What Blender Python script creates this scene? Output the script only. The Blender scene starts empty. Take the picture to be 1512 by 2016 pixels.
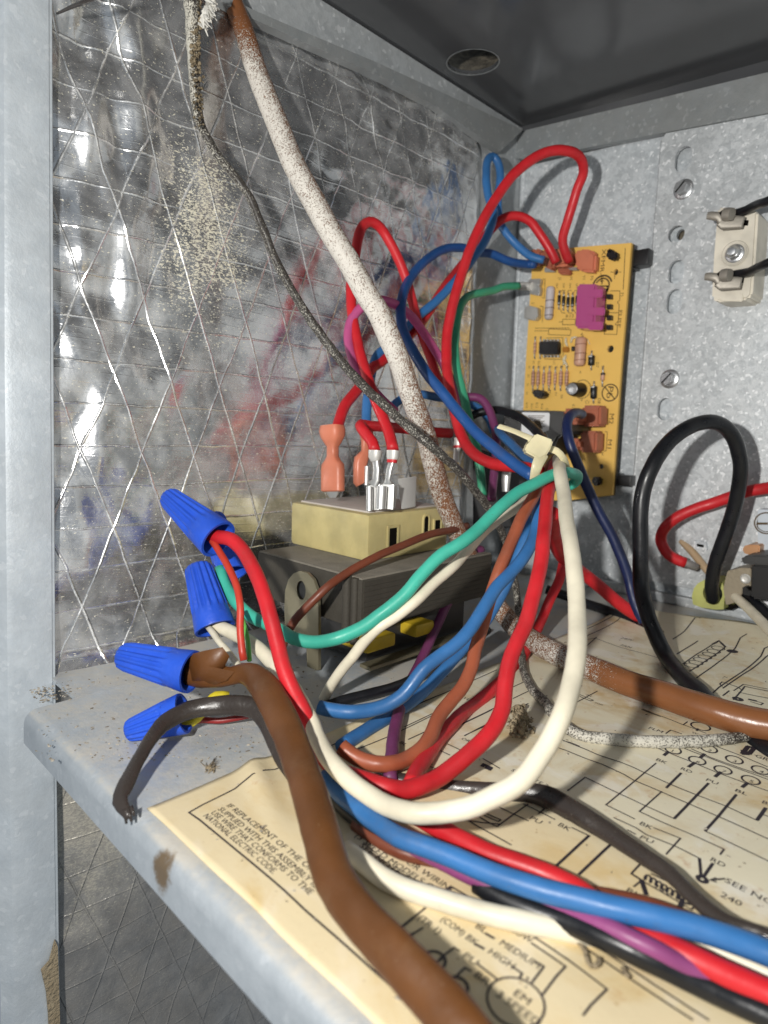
import bpy, bmesh, math, random
from mathutils import Vector, Matrix, noise
random.seed(7)
S = 0.075                     # one length unit of this file (the lens height over the shelf) in metres
scene = bpy.context.scene
COL = scene.collection
# ---------------------------------------------------------------- camera
W_PX, H_PX, F_PX = 1512.0, 2016.0, 1264.0
AX = Vector((0.71102415, -0.11416398, 0.69383805))
AY = Vector((0.70248011, 0.07170451, -0.70808203))
AZ = Vector((0.03108614, 0.99087085, 0.13118156))
EYE = Vector((0, 0, 1.0))
ROT = Matrix((AX, AY, AZ))    # camera axes -> room axes
cd = bpy.data.cameras.new('camera'); cam = bpy.data.objects.new('camera', cd); COL.objects.link(cam)
cam.matrix_world = Matrix.Translation(EYE * S) @ ROT.to_4x4()
cd.sensor_fit = 'VERTICAL'; cd.sensor_height = 36.0; cd.lens = 36.0 * F_PX / H_PX
cd.clip_start = 0.002; cd.clip_end = 20
cd.dof.use_dof = True; cd.dof.focus_distance = 2.35 * S; cd.dof.aperture_fstop = 20.0
scene.camera = cam
# ---------------------------------------------------------------- light
world = bpy.data.worlds.new('World'); scene.world = world; world.use_nodes = True
bg = world.node_tree.nodes['Background']
bg.inputs[0].default_value = (0.80, 0.90, 1.0, 1); bg.inputs[1].default_value = 0.25
LAMP_ENERGY = 7.6
ld = bpy.data.lights.new('phone_flash', 'POINT'); lamp = bpy.data.objects.new('phone_flash', ld); COL.objects.link(lamp)
lamp.location = (EYE + ROT @ Vector((-0.66, 0.24, 0.15))) * S
ld.shadow_soft_size = 0.0035; ld.color = (1.0, 0.97, 0.92); ld.energy = LAMP_ENERGY
ld.use_nodes = True
_n = ld.node_tree.nodes; _em = _n['Emission']; _fo = _n.new('ShaderNodeLightFalloff')
_fo.inputs['Strength'].default_value = 1.0; _fo.inputs['Smooth'].default_value = 0.0
ld.node_tree.links.new(_fo.outputs['Linear'], _em.inputs['Strength'])
scene.view_settings.view_transform = 'Standard'; scene.view_settings.look = 'None'
scene.view_settings.gamma = 1.0; scene.view_settings.exposure = 0.30
scene.cycles.max_bounces = 8; scene.cycles.diffuse_bounces = 4; scene.cycles.glossy_bounces = 4
scene.cycles.sample_clamp_indirect = 4.0
# ---------------------------------------------------------------- measuring helpers (units of S)
def ray(px, py):
    return ROT @ Vector(((px - 756.0) / F_PX, -(py - 1008.0) / F_PX, -1.0))
def at(px, py, t):                       # point seen at a pixel, t units deep along the view axis
    return EYE + ray(px, py) * t
def on(axis, val, px, py):               # the same on a room plane
    d = ray(px, py); return EYE + d * ((val - EYE[axis]) / d[axis])
def shelf(px, py, z=0.0): return on(2, z, px, py)
def left(px, py, x=-2.6): return on(0, x, px, py)
def back(px, py, y=3.96): return on(1, y, px, py)
def Z(ox, oy, s, pts): return [(ox + a / s, oy + b / s) for a, b in pts]
# ---------------------------------------------------------------- objects
def tag(o, label=None, cat=None, group=None, kind=None):
    if label: o['label'] = label
    if cat: o['category'] = cat
    if group: o['group'] = group
    if kind: o['kind'] = kind
    return o
def empty(name, loc, label, cat, group=None):
    o = bpy.data.objects.new(name, None); COL.objects.link(o); o.location = Vector(loc) * S
    o.empty_display_size = 0.005
    return tag(o, label, cat, group)
def wpos(o):
    p = o.location.copy()
    while o.parent: o = o.parent; p += o.location
    return p
def obj(name, bm, mat, parent=None, origin=None, smooth=False, auto=None):
    """link a bmesh (room coordinates, units of S) as one mesh object"""
    me = bpy.data.meshes.new(name)
    bmesh.ops.recalc_face_normals(bm, faces=bm.faces[:])
    org = Vector(origin) * S if origin is not None else (wpos(parent) if parent else Vector((0, 0, 0)))
    base = wpos(parent) if parent else Vector((0, 0, 0))
    for v in bm.verts: v.co = v.co * S - org
    if smooth or auto:
        for f in bm.faces: f.smooth = True
    if auto:
        ca = math.radians(auto)
        for e in bm.edges:
            if len(e.link_faces) == 2 and e.calc_face_angle(0) > ca: e.smooth = False
    bm.to_mesh(me); bm.free()
    o = bpy.data.objects.new(name, me); COL.objects.link(o)
    if mat: me.materials.append(mat)
    if parent: o.parent = parent
    o.location = org - base
    return o
def box(bm, c, sx, sy, sz, M=None, bev=0.0):
    r = bmesh.ops.create_cube(bm, size=1.0)
    vs = r['verts']
    for v in vs: v.co = Vector((v.co.x * sx, v.co.y * sy, v.co.z * sz))
    if bev:
        es = list({e for v in vs for e in v.link_edges})
        b = bmesh.ops.bevel(bm, geom=es, offset=bev, segments=2, affect='EDGES', profile=0.6)
        vs = list({v for f in b['faces'] for v in f.verts} | {v for v in vs if v.is_valid})
    M4 = (M.to_4x4() if M else Matrix.Identity(4))
    for v in vs: v.co = M4 @ v.co + Vector(c)
    return vs
def boxbm(*a, **k):
    bm = bmesh.new(); box(bm, *a, **k); return bm
def frame(axis, up=Vector((0, 0, 1))):
    z = Vector(axis).normalized()
    x = Vector(up).cross(z)
    if x.length < 1e-4: x = Vector((1, 0, 0)).cross(z)
    x.normalize(); y = z.cross(x)
    return Matrix((x, y, z)).transposed()   # columns x, y, z
def loft(bm, rings, close=True, cap0=True, cap1=True):
    prev = None; first = None
    for ring in rings:
        vs = [bm.verts.new(p) for p in ring]
        if prev:
            n = len(vs)
            for i in range(n if close else n - 1):
                j = (i + 1) % n
                bm.faces.new((prev[i], prev[j], vs[j], vs[i]))
        else: first = vs
        prev = vs
    if close and cap0: bm.faces.new(first[::-1])
    if close and cap1: bm.faces.new(prev)
    return first, prev
def cyl(bm, a, b, r, n=12, r2=None, caps=True):
    a, b = Vector(a), Vector(b); F = frame(b - a); r2 = r if r2 is None else r2
    def ring(p, q): return [p + F @ Vector((math.cos(2*math.pi*i/n)*q, math.sin(2*math.pi*i/n)*q, 0)) for i in range(n)]
    loft(bm, [ring(a, r), ring(b, r2)], cap0=caps, cap1=caps)
def lathe(bm, a, axis, prof, n=20, up=Vector((0, 0, 1)), mod=None, cap0=True, cap1=True):
    """prof: list of (along, radius) from point a along axis"""
    a = Vector(a); F = frame(axis, up); rings = []
    for k, (s, r) in enumerate(prof):
        rings.append([a + F @ Vector((math.cos(2*math.pi*i/n)*r*(mod(k, i) if mod else 1), math.sin(2*math.pi*i/n)*r*(mod(k, i) if mod else 1), s)) for i in range(n)])
    loft(bm, rings, cap0=cap0, cap1=cap1)
def catmull(P, t):
    n = len(P); i = min(int(t), n - 2); u = t - i
    p0, p1, p2, p3 = P[max(i-1, 0)], P[i], P[i+1], P[min(i+2, n-1)]
    if i == 0: p0 = [2*a-b for a, b in zip(p1, p2)]
    if i == n - 2: p3 = [2*b-a for a, b in zip(p1, p2)]
    return [0.5*((2*b) + (c-a)*u + (2*a-5*b+4*c-d)*u*u + (3*b-a-3*c+d)*u**3) for a, b, c, d in zip(p0, p1, p2, p3)]
def path(ctrl, step=0.022):
    """ctrl rows: x y z r [extra...] -> evenly resampled rows"""
    out = []
    for i in range(len(ctrl) - 1):
        L = (Vector(ctrl[i][:3]) - Vector(ctrl[i+1][:3])).length
        m = max(2, min(40, int(L / step)))
        for k in range(m): out.append(catmull(ctrl, i + k / m))
    out.append(list(ctrl[-1])); return out
SPRAY = (ROT @ Vector((-0.75, 0.15, 0.65))).normalized()      # the side the overspray came from
def tube_bm(rows, n=14, flat=1.0, up=Vector((0, 0, 1)), jitter=0.0, dust=False, round_end=(False, False), flatdir=None):
    bm = bmesh.new(); lay = bm.verts.layers.float.new('dust') if dust else None
    P = [Vector(r[:3]) for r in rows]; rings = []
    T = [(P[min(i+1, len(P)-1)] - P[max(i-1, 0)]).normalized() for i in range(len(P))]
    x = (flatdir or up).cross(T[0])
    if x.length < 1e-3: x = Vector((1, 0, 0)).cross(T[0])
    x.normalize(); prev = None
    for i, p in enumerate(P):
        x = (x - T[i] * x.dot(T[i])).normalized()
        if flatdir is not None:
            q = flatdir.cross(T[i])
            if q.length > 1e-3: x = q.normalized()
        y = T[i].cross(x); r = rows[i][3]
        if round_end[0] and i < 3: r *= (0.45, 0.8, 0.95)[i]
        if round_end[1] and i >= len(P) - 3: r *= (0.45, 0.8, 0.95)[len(P) - 1 - i]
        vs = []
        for k in range(n):
            a = 2 * math.pi * k / n
            rr = r
            if jitter:
                rr *= 1 + jitter * noise.noise((p + (x*math.cos(a)+y*math.sin(a))*r*1.5) * 26)
            v = bm.verts.new(p + x * math.cos(a) * rr + y * math.sin(a) * rr * flat)
            if dust: v[lay] = min(1.0, rows[i][4] * max(0.0, 0.76 + 0.40 * (x * math.cos(a) + y * math.sin(a)).dot(SPRAY)))
            vs.append(v)
        if prev:
            for k in range(n):
                j = (k + 1) % n; bm.faces.new((prev[k], prev[j], vs[j], vs[k]))
        else: bm.faces.new(vs[::-1])
        prev = vs
    bm.faces.new(prev)
    return bm
def plate(outer, holes, thick, mapf, inset=0.0):
    """flat plate with holes; 2D points, mapf(u,v,w) -> room point; w from 0 to thick"""
    bm = bmesh.new(); loops = []
    for lp in [outer] + holes:
        vs = [bm.verts.new((p[0], p[1], 0)) for p in lp]
        es = [bm.edges.new((vs[i], vs[(i+1) % len(vs)])) for i in range(len(vs))]
        loops.append(vs)
    bmesh.ops.triangle_fill(bm, use_beauty=True, use_dissolve=False, edges=bm.edges[:])
    faces = bm.faces[:]
    if thick:
        r = bmesh.ops.duplicate(bm, geom=faces)
        vm = r['vert_map']
        for vs in loops:
            m = [vm[v] for v in vs]
            for i in range(len(vs)):
                j = (i + 1) % len(vs); bm.faces.new((vs[i], vs[j], m[j], m[i]))
        for v in {vm[v] for vs in loops for v in vs}: v.co.z = thick
        for e in r['geom']:
            if isinstance(e, bmesh.types.BMVert): e.co.z = thick
    for v in bm.verts: v.co = mapf(v.co.x, v.co.y, v.co.z)
    return bm
def circle2(cx, cy, rx, ry=None, n=28, a0=0.0):
    ry = rx if ry is None else ry
    return [(cx + math.cos(a0+2*math.pi*i/n)*rx, cy + math.sin(a0+2*math.pi*i/n)*ry) for i in range(n)]
def slot2(cx, cy, rx, ry, n=8):           # upright stadium
    pts = []
    for i in range(n+1): pts.append((cx + math.cos(math.pi*i/n)*rx, cy + (ry-rx) + math.sin(math.pi*i/n)*rx))
    for i in range(n+1): pts.append((cx - math.cos(math.pi*i/n)*rx, cy - (ry-rx) - math.sin(math.pi*i/n)*rx))
    return pts
# ---------------------------------------------------------------- materials
class NT:
    def __init__(s, name):
        s.m = bpy.data.materials.new(name); s.m.use_nodes = True; s.t = s.m.node_tree; s.n = s.t.nodes
        s.b = s.n['Principled BSDF']; s.tc = None
    def node(s, typ, **k):
        nd = s.n.new(typ)
        for a, v in k.items(): setattr(nd, a, v)
        return nd
    def link(s, a, b): s.t.links.new(a, b)
    def coord(s):
        if not s.tc:
            t = s.node('ShaderNodeTexCoord'); m = s.node('ShaderNodeMapping')
            m.inputs['Scale'].default_value = (1/S, 1/S, 1/S); s.link(t.outputs['Object'], m.inputs[0]); s.tc = m.outputs[0]
        return s.tc
    def noise(s, scale, detail=3, rough=0.55, dist=0.0, vec=None):
        nd = s.node('ShaderNodeTexNoise'); nd.inputs['Scale'].default_value = scale; nd.inputs['Detail'].default_value = detail
        nd.inputs['Roughness'].default_value = rough; nd.inputs['Distortion'].default_value = dist
        s.link(vec or s.coord(), nd.inputs['Vector']); return nd.outputs['Fac']
    def voro(s, scale, feature='F1', out='Distance', vec=None):
        nd = s.node('ShaderNodeTexVoronoi'); nd.feature = feature; nd.inputs['Scale'].default_value = scale
        s.link(vec or s.coord(), nd.inputs['Vector']); return nd.outputs[out]
    def ramp(s, fac, lo, hi, a=0.0, b=1.0):
        nd = s.node('ShaderNodeMapRange'); nd.interpolation_type = 'SMOOTHSTEP'
        for i, v in ((1, lo), (2, hi), (3, a), (4, b)): nd.inputs[i].default_value = v
        s.link(fac, nd.inputs[0]); return nd.outputs[0]
    def math(s, op, a, b=None):
        nd = s.node('ShaderNodeMath', operation=op)
        for i, v in enumerate((a, b)):
            if v is None: continue
            if isinstance(v, (int, float)): nd.inputs[i].default_value = v
            else: s.link(v, nd.inputs[i])
        return nd.outputs[0]
    def mix(s, fac, a, b):
        nd = s.node('ShaderNodeMix', data_type='RGBA')
        for i, v in ((0, fac), (6, a), (7, b)):
            if isinstance(v, (int, float)): nd.inputs[i].default_value = v
            elif isinstance(v, tuple): nd.inputs[i].default_value = (*v, 1)
            else: s.link(v, nd.inputs[i])
        return nd.outputs[2]
    def bump(s, h, strength=0.3, dist=0.004, chain=None):
        nd = s.node('ShaderNodeBump'); nd.inputs['Strength'].default_value = strength; nd.inputs['Distance'].default_value = dist * S
        s.link(h, nd.inputs['Height'])
        if chain is not None: s.link(chain, nd.inputs['Normal'])
        s.link(nd.outputs[0], s.b.inputs['Normal']); return nd.outputs[0]
    def set(s, **k):
        nm = {'color': 'Base Color', 'rough': 'Roughness', 'metal': 'Metallic', 'spec': 'Specular IOR Level', 'trans': 'Transmission Weight',
              'coat': 'Coat Weight', 'ior': 'IOR', 'alpha': 'Alpha', 'sss': 'Subsurface Weight'}
        for a, v in k.items():
            i = s.b.inputs[nm[a]]
            if isinstance(v, tuple): i.default_value = (*v, 1)
            elif isinstance(v, (int, float)): i.default_value = v
            else: s.link(v, i)
        return s
def plastic(name, col, rough=0.42, dirt=0.26, dirtcol=(0.10, 0.085, 0.07), bump=0.12, spec=0.45, sss=0.0):
    m = NT(name)
    dark = tuple(c * 0.72 for c in col)
    base = m.mix(m.ramp(m.noise(5, 4), 0.35, 0.7), col, dark)
    d = m.math('MAXIMUM', m.ramp(m.noise(38, 5, 0.7), 0.60, 0.78, 0, dirt), m.ramp(m.noise(4.5, 6, 0.72), 0.56, 0.74, 0, dirt * 0.9))
    d = m.math('MAXIMUM', d, m.ramp(m.noise(110, 2, 0.6), 0.72, 0.75, 0, min(1.0, dirt * 2.2)))
    m.set(color=m.mix(d, base, dirtcol), rough=m.ramp(m.noise(16, 4), 0.3, 0.75, rough - 0.08, rough + 0.14), spec=spec)
    if sss:
        m.set(sss=sss); m.b.inputs['Subsurface Radius'].default_value = (0.002, 0.0015, 0.001); m.b.inputs['Subsurface Scale'].default_value = 0.5
    m.bump(m.noise(70, 4, 0.6), bump, 0.004)
    return m.m
def plain(name, col, rough=0.5, metal=0.0, spec=0.5, bump=0.0, bscale=60, var=0.25):
    m = NT(name)
    m.set(color=m.mix(m.noise(14, 4), col, tuple(c * (1 - var) for c in col)), rough=rough, metal=metal, spec=spec)
    if bump: m.bump(m.noise(bscale, 4), bump, 0.004)
    return m.m
def galvanised(name, lo, hi, scale=22, metal=0.35, rough=0.46, dust=0.0, dustcol=(0.42, 0.39, 0.33), dark=1.0, spang=1.0, rust=None):
    m = NT(name)
    wob = m.node('ShaderNodeTexNoise'); wob.inputs['Scale'].default_value = scale * 0.7; m.link(m.coord(), wob.inputs['Vector'])
    add = m.node('ShaderNodeVectorMath', operation='MULTIPLY_ADD'); m.link(wob.outputs['Color'], add.inputs[0]); add.inputs[1].default_value = (0.05, 0.05, 0.05); m.link(m.coord(), add.inputs[2])
    v = m.node('ShaderNodeTexVoronoi'); v.inputs['Scale'].default_value = scale; m.link(add.outputs[0], v.inputs['Vector'])
    sep = m.node('ShaderNodeSeparateColor'); m.link(v.outputs['Color'], sep.inputs[0])
    v2 = m.node('ShaderNodeTexVoronoi'); v2.inputs['Scale'].default_value = scale * 2.3; m.link(add.outputs[0], v2.inputs['Vector'])
    sep2 = m.node('ShaderNodeSeparateColor'); m.link(v2.outputs['Color'], sep2.inputs[0])
    f = m.math('ADD', m.math('MULTIPLY', sep.outputs[0], 0.55), m.math('MULTIPLY', sep2.outputs[1], 0.45))
    f = m.math('ADD', m.math('MULTIPLY', f, spang), m.math('MULTIPLY', m.noise(9, 5, 0.65), 1.0 - spang))
    c = m.mix(m.ramp(f, 0.1, 0.9), lo, hi)
    c = m.mix(m.ramp(m.noise(1.6, 7, 0.68), 0.35, 0.75, 0, 0.45), c, tuple(a * 0.72 for a in lo))
    sp = m.ramp(sep2.outputs[0], 0.90, 0.97)
    c = m.mix(m.math('MULTIPLY', sp, 0.75 * spang), c, (0.88, 0.90, 0.92))
    mt = metal
    if dust:
        dm = m.ramp(m.math('ADD', m.noise(3.2, 6, 0.65), m.math('MULTIPLY', m.noise(45, 3, 0.7), 0.35)), 0.50, 0.82, 0, dust)
        if rust:      # settled dust only lies on the level top of the folded sheet
            sz = m.node('ShaderNodeSeparateXYZ'); m.link(m.coord(), sz.inputs[0]); lev = m.ramp(sz.outputs[2], -0.016, -0.004)
            dm = m.math('MULTIPLY', dm, lev); mt = m.math('SUBTRACT', metal, m.math('MULTIPLY', m.math('ADD', m.math('MULTIPLY', lev, 0.4), dm), metal * 0.8))
        c = m.mix(dm, c, dustcol)
    if rust:
        (cx, cy, cz), (rx, ry, rz), rc = rust
        mp = m.node('ShaderNodeMapping'); mp.inputs['Location'].default_value = (-cx/rx, -cy/ry, -cz/rz); mp.inputs['Scale'].default_value = (1/rx, 1/ry, 1/rz)
        m.link(m.coord(), mp.inputs[0])
        ln = m.node('ShaderNodeVectorMath', operation='LENGTH'); m.link(mp.outputs[0], ln.inputs[0])
        k = m.math('ADD', ln.outputs['Value'], m.math('MULTIPLY', m.noise(26, 5, 0.75), 1.5))
        c = m.mix(m.ramp(k, 1.25, 1.75, 0.95, 0.0), c, rc)
    m.set(color=c, metal=mt, rough=m.ramp(f, 0.0, 1.0, rough - 0.1, rough + 0.12))
    b = m.bump(m.noise(70, 4, 0.65), 0.40, 0.004)
    m.bump(f, 0.12, 0.004, b)
    return m.m
def foil(name, dusty=False):
    """foil facing with a net of reinforcing threads (level threads and two slanted families)"""
    m = NT(name); m.coord()
    wn = m.node('ShaderNodeTexNoise'); wn.inputs['Scale'].default_value = 5.5; wn.inputs['Detail'].default_value = 4; m.link(m.tc, wn.inputs['Vector'])
    wv = m.node('ShaderNodeVectorMath', operation='MULTIPLY_ADD'); m.link(wn.outputs['Color'], wv.inputs[0]); wv.inputs[1].default_value = (0.022, 0.022, 0.022); m.link(m.tc, wv.inputs[2])
    sx = m.node('ShaderNodeSeparateXYZ'); m.link(wv.outputs[0], sx.inputs[0]); y, z = sx.outputs[1], sx.outputs[2]
    def dist(expr, period):
        f = m.math('FRACT', m.math('DIVIDE', expr, period))
        return m.math('MULTIPLY', m.math('ABSOLUTE', m.math('SUBTRACT', f, 0.5)), period)
    d1 = dist(z, 0.164); d2 = dist(m.math('ADD', y, m.math('MULTIPLY', z, 0.335)), 0.232); d3 = dist(m.math('SUBTRACT', y, m.math('MULTIPLY', z, 0.42)), 0.243)
    d4 = dist(m.math('ADD', z, m.math('MULTIPLY', y, 0.06)), 0.041)
    t1 = m.ramp(d1, 0, 0.0058, 1, 0); t2 = m.ramp(d2, 0, 0.0070, 1, 0); t3 = m.ramp(d3, 0, 0.0066, 1, 0); t4 = m.ramp(d4, 0, 0.0032, 1, 0)
    quilt = m.math('MINIMUM', m.math('MINIMUM', d1, m.math('MULTIPLY', d2, 1.4)), m.math('MULTIPLY', d3, 1.4))
    brk = m.math('MULTIPLY', m.ramp(m.noise(9, 3, 0.7), 0.34, 0.58, 0.35, 1.0), m.ramp(m.noise(70, 2, 0.7), 0.40, 0.54, 0.45, 1.0))
    th = m.math('MULTIPLY', m.math('MAXIMUM', m.math('MAXIMUM', m.math('MULTIPLY', t1, 0.75), m.math('MULTIPLY', t4, 0.17)), m.math('MAXIMUM', t2, m.math('MULTIPLY', t3, 0.9))), brk)
    cloud = m.noise(2.4, 6, 0.62)
    mott = m.noise(6.5, 6, 0.7, 0.5)
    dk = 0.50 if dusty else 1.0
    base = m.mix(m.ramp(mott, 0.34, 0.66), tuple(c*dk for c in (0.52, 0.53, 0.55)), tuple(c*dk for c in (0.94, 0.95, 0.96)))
    # settled dust: a thin uneven film, a patch of thrown grains, and stray grains everywhere
    cy, cz, ry, rz = (0.95, -0.70, 0.40, 0.50) if dusty else (1.50, 1.78, 0.27, 0.45)
    mp = m.node('ShaderNodeMapping'); mp.inputs['Scale'].default_value = (0.0, 1/ry, 1/rz); mp.inputs['Location'].default_value = (0, -cy/ry, -cz/rz); m.link(m.tc, mp.inputs[0])
    ln = m.node('ShaderNodeVectorMath', operation='LENGTH'); m.link(mp.outputs[0], ln.inputs[0])
    patch = m.ramp(m.math('ADD', ln.outputs['Value'], m.math('MULTIPLY', m.math('SUBTRACT', m.noise(5, 6, 0.7), 0.5), 2.4)), 0.1, 1.30, 1.0, 0.0)
    st = m.node('ShaderNodeMapping'); st.inputs['Scale'].default_value = (1, 0.62, 1.25); st.inputs['Rotation'].default_value = (0.25, 0, 0); m.link(m.tc, st.inputs[0])
    grain = m.noise(120, 3, 0.65, 0.5, st.outputs[0])
    specks = m.ramp(m.math('SUBTRACT', grain, m.math('MULTIPLY', patch, 0.155)), 0.315, 0.365, 1.0, 0.0)
    if dusty: specks = m.math('MULTIPLY', specks, 0.35)
    fine = m.ramp(m.noise(170, 2), 0.68, 0.73)
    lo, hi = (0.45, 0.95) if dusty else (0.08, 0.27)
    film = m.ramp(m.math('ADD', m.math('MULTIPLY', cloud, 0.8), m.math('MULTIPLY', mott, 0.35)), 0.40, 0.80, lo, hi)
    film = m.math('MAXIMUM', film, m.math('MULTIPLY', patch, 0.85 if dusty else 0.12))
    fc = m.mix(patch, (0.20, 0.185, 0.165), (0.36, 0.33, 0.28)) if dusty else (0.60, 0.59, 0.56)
    c = m.mix(film, base, fc)
    c = m.mix(m.math('MULTIPLY', th, 0.9 if not dusty else 0.45), c, (0.92, 0.92, 0.90) if not dusty else (0.42, 0.40, 0.37))
    c = m.mix(m.math('MAXIMUM', m.math('MULTIPLY', specks, 0.9), m.math('MULTIPLY', fine, 0.45)), c, (0.72, 0.68, 0.53))
    dustall = m.math('MAXIMUM', m.math('MAXIMUM', film, specks), m.math('MULTIPLY', th, 0.6))
    m.set(color=c, metal=m.math('SUBTRACT', 1.0, m.math('MULTIPLY', dustall, 0.9)))
    m.set(rough=m.math('ADD', m.ramp(mott, 0.3, 0.75, 0.10, 0.20), m.math('MULTIPLY', dustall, 0.30)))
    b = m.bump(m.noise(10, 5, 0.7, 1.0), 0.085 if not dusty else 0.45, 0.02)
    b = m.bump(quilt, 0.16, 0.05, b)
    b = m.bump(m.math('MAXIMUM', m.math('MAXIMUM', m.math('MULTIPLY', t1, 0.5), m.math('MULTIPLY', t4, 0.06)), m.math('MAXIMUM', t2, t3)), 0.40 if not dusty else 0.6, 0.010, b)
    m.bump(m.noise(60, 3, 0.6), 0.05 if not dusty else 0.3, 0.006, b)
    return m.m
def speckled(name, base, spk, rough=0.4, scale=70, gain=1.0, base2=None):
    """insulation carrying overspray: attribute 'dust' 0..1 says how thickly it is covered"""
    m = NT(name)
    at_ = m.node('ShaderNodeAttribute'); at_.attribute_name = 'dust'
    n = m.math('ADD', m.math('MULTIPLY', m.noise(scale, 2, 0.6), 0.75), m.math('MULTIPLY', m.noise(scale * 0.22, 3), 0.25))
    thr = m.math('ADD', n, m.math('MULTIPLY', m.math('SUBTRACT', at_.outputs['Fac'], 0.5), 0.30 * gain))
    k = m.ramp(thr, 0.475, 0.60)
    k = m.math('MAXIMUM', k, m.ramp(m.math('ADD', at_.outputs['Fac'], m.math('MULTIPLY', m.noise(9, 3), 0.5)), 0.85, 1.25, 0.0, 0.32))
    k = m.math('MULTIPLY', k, m.ramp(at_.outputs['Fac'], 0.0, 0.08))
    b0 = m.mix(m.noise(7, 4), base, base2 or tuple(c * 0.6 for c in base))
    s0 = m.mix(m.noise(scale * 1.6, 2), spk, tuple(c * 0.62 for c in spk))
    m.set(color=m.mix(k, b0, s0), rough=m.ramp(k, 0, 1, rough, 0.85))
    b = m.bump(m.noise(30, 4), 0.15, 0.006)
    m.bump(k, 0.7, 0.008, b)
    return m.m
def glassy(name, col, rough=0.15, trans=0.6):
    m = NT(name); m.set(color=col, rough=rough, trans=trans, ior=1.45); return m.m

M_RED = plastic('red_insulation', (0.60, 0.018, 0.026)); M_BLUE = plastic('blue_insulation', (0.038, 0.165, 0.42))
M_NAVY = plastic('navy_insulation', (0.012, 0.022, 0.085)); M_CREAM = plastic('cream_insulation', (0.80, 0.74, 0.58), dirt=0.10, dirtcol=(0.35, 0.28, 0.15))
M_TURQ = plastic('turquoise_insulation', (0.055, 0.46, 0.34)); M_GREEN = plastic('green_insulation', (0.05, 0.36, 0.20))
M_LIME = plastic('lime_insulation', (0.14, 0.5, 0.10)); M_ORBR = plastic('russet_insulation', (0.36, 0.095, 0.045))
M_BROWN = plastic('brown_insulation', (0.17, 0.045, 0.022)); M_PURP = plastic('purple_insulation', (0.17, 0.035, 0.115))
M_PINK = plastic('pink_insulation', (0.50, 0.085, 0.24)); M_BLACK = plastic('black_insulation', (0.010, 0.011, 0.014), rough=0.34, dirt=0.08)
M_YEL = plastic('yellow_insulation', (0.75, 0.62, 0.03)); M_TAN = plastic('tan_insulation', (0.50, 0.36, 0.22), dirt=0.5)
M_SHEATH = plastic('brown_sheath', (0.130, 0.050, 0.014), rough=0.40, dirt=0.10, dirtcol=(0.35, 0.25, 0.15), bump=0.2)
M_DARKSH = plastic('dark_sheath', (0.042, 0.034, 0.030), rough=0.26, dirt=0.25, dirtcol=(0.16, 0.14, 0.12), bump=0.35)
M_NUT = plastic('blue_nut_plastic', (0.020, 0.095, 0.62), rough=0.46, dirt=0.30, dirtcol=(0.16, 0.26, 0.62), bump=0.45)
M_TIE = plastic('nylon_tie', (0.80, 0.72, 0.46), rough=0.4, dirt=0.05, sss=0.1)
M_CORAL = plastic('coral_nylon', (0.62, 0.20, 0.115), rough=0.38, dirt=0.1, sss=0.08); M_CORAL2 = plastic('dull_coral_nylon', (0.42, 0.13, 0.07), rough=0.42, dirt=0.2)
M_TIN = plain('tinned_metal', (0.62, 0.62, 0.60), 0.38, 0.75, bump=0.1); M_TINW = plain('pale_crimp', (0.70, 0.69, 0.65), 0.45, 0.35, bump=0.15)
M_STEEL = plain('zinc_steel', (0.66, 0.67, 0.68), 0.30, 0.85, bump=0.08); M_COPPER = plain('copper', (0.62, 0.34, 0.18), 0.4, 0.8)
M_DKGREY = plain('dark_grey_plastic', (0.035, 0.035, 0.035), 0.45); M_BLK = plain('black_plastic', (0.010, 0.010, 0.011), 0.38)
M_SHADEBLK = plain('painted_shade_black', (0.008, 0.007, 0.006), 0.9, spec=0.05)  # black painted in for the shade inside slots, and on conductor ends
M_RELAY = plastic('amber_nylon', (0.60, 0.51, 0.24), rough=0.40, dirt=0.05, sss=0.3); M_RLABEL = plain('relay_top_print', (0.58, 0.53, 0.48), 0.6, bump=0.2)
M_CORE = plain('lamination_steel', (0.070, 0.062, 0.048), 0.7, 0.1, bump=0.5, bscale=110, var=0.5)
M_DULL = plain('dull_terminal_metal', (0.40, 0.37, 0.32), 0.5, 0.5, bump=0.3); M_CORETOP = plain('dusty_core_top', (0.27, 0.245, 0.20), 0.9, bump=0.8, bscale=90, var=0.55)
M_KHAKI = plain('passivated_steel', (0.30, 0.27, 0.18), 0.38, 0.6, bump=0.1); M_BOBBIN = plastic('yellow_bobbin', (0.62, 0.43, 0.03), dirt=0.3)
M_PCB = plain('board_laminate', (0.86, 0.54, 0.13), 0.42, var=0.12, bump=0.04); M_PCBEDGE = plain('board_edge', (0.10, 0.07, 0.03), 0.7)
M_INK = plain('black_ink', (0.025, 0.02, 0.03), 0.6); M_SILK = plain('board_ink', (0.09, 0.055, 0.02), 0.6)
M_RESW = plastic('grey_resistor', (0.58, 0.54, 0.56), dirt=0.02); M_RESP = plastic('pink_resistor', (0.62, 0.36, 0.25), dirt=0.05)
M_BAND = plain('resistor_band', (0.14, 0.09, 0.08), 0.5); M_FUSE = glassy('pink_fuse_plastic', (0.56, 0.11, 0.30), 0.08, 0.25)
M_GLUE = glassy('clear_glue', (0.95, 0.90, 0.70), 0.08, 0.45); M_WHITEP = plain('white_print', (0.80, 0.81, 0.83), 0.5, var=0.08)
M_CERAM = plastic('cream_phenolic', (0.76, 0.71, 0.60), rough=0.45, dirt=0.06); M_BUSH = plastic('olive_bushing', (0.52, 0.53, 0.17), rough=0.5, dirt=0.1, sss=0.1)
M_BLANK = plain('white_nylon_tab', (0.66, 0.66, 0.64), 0.5, var=0.1)
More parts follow.
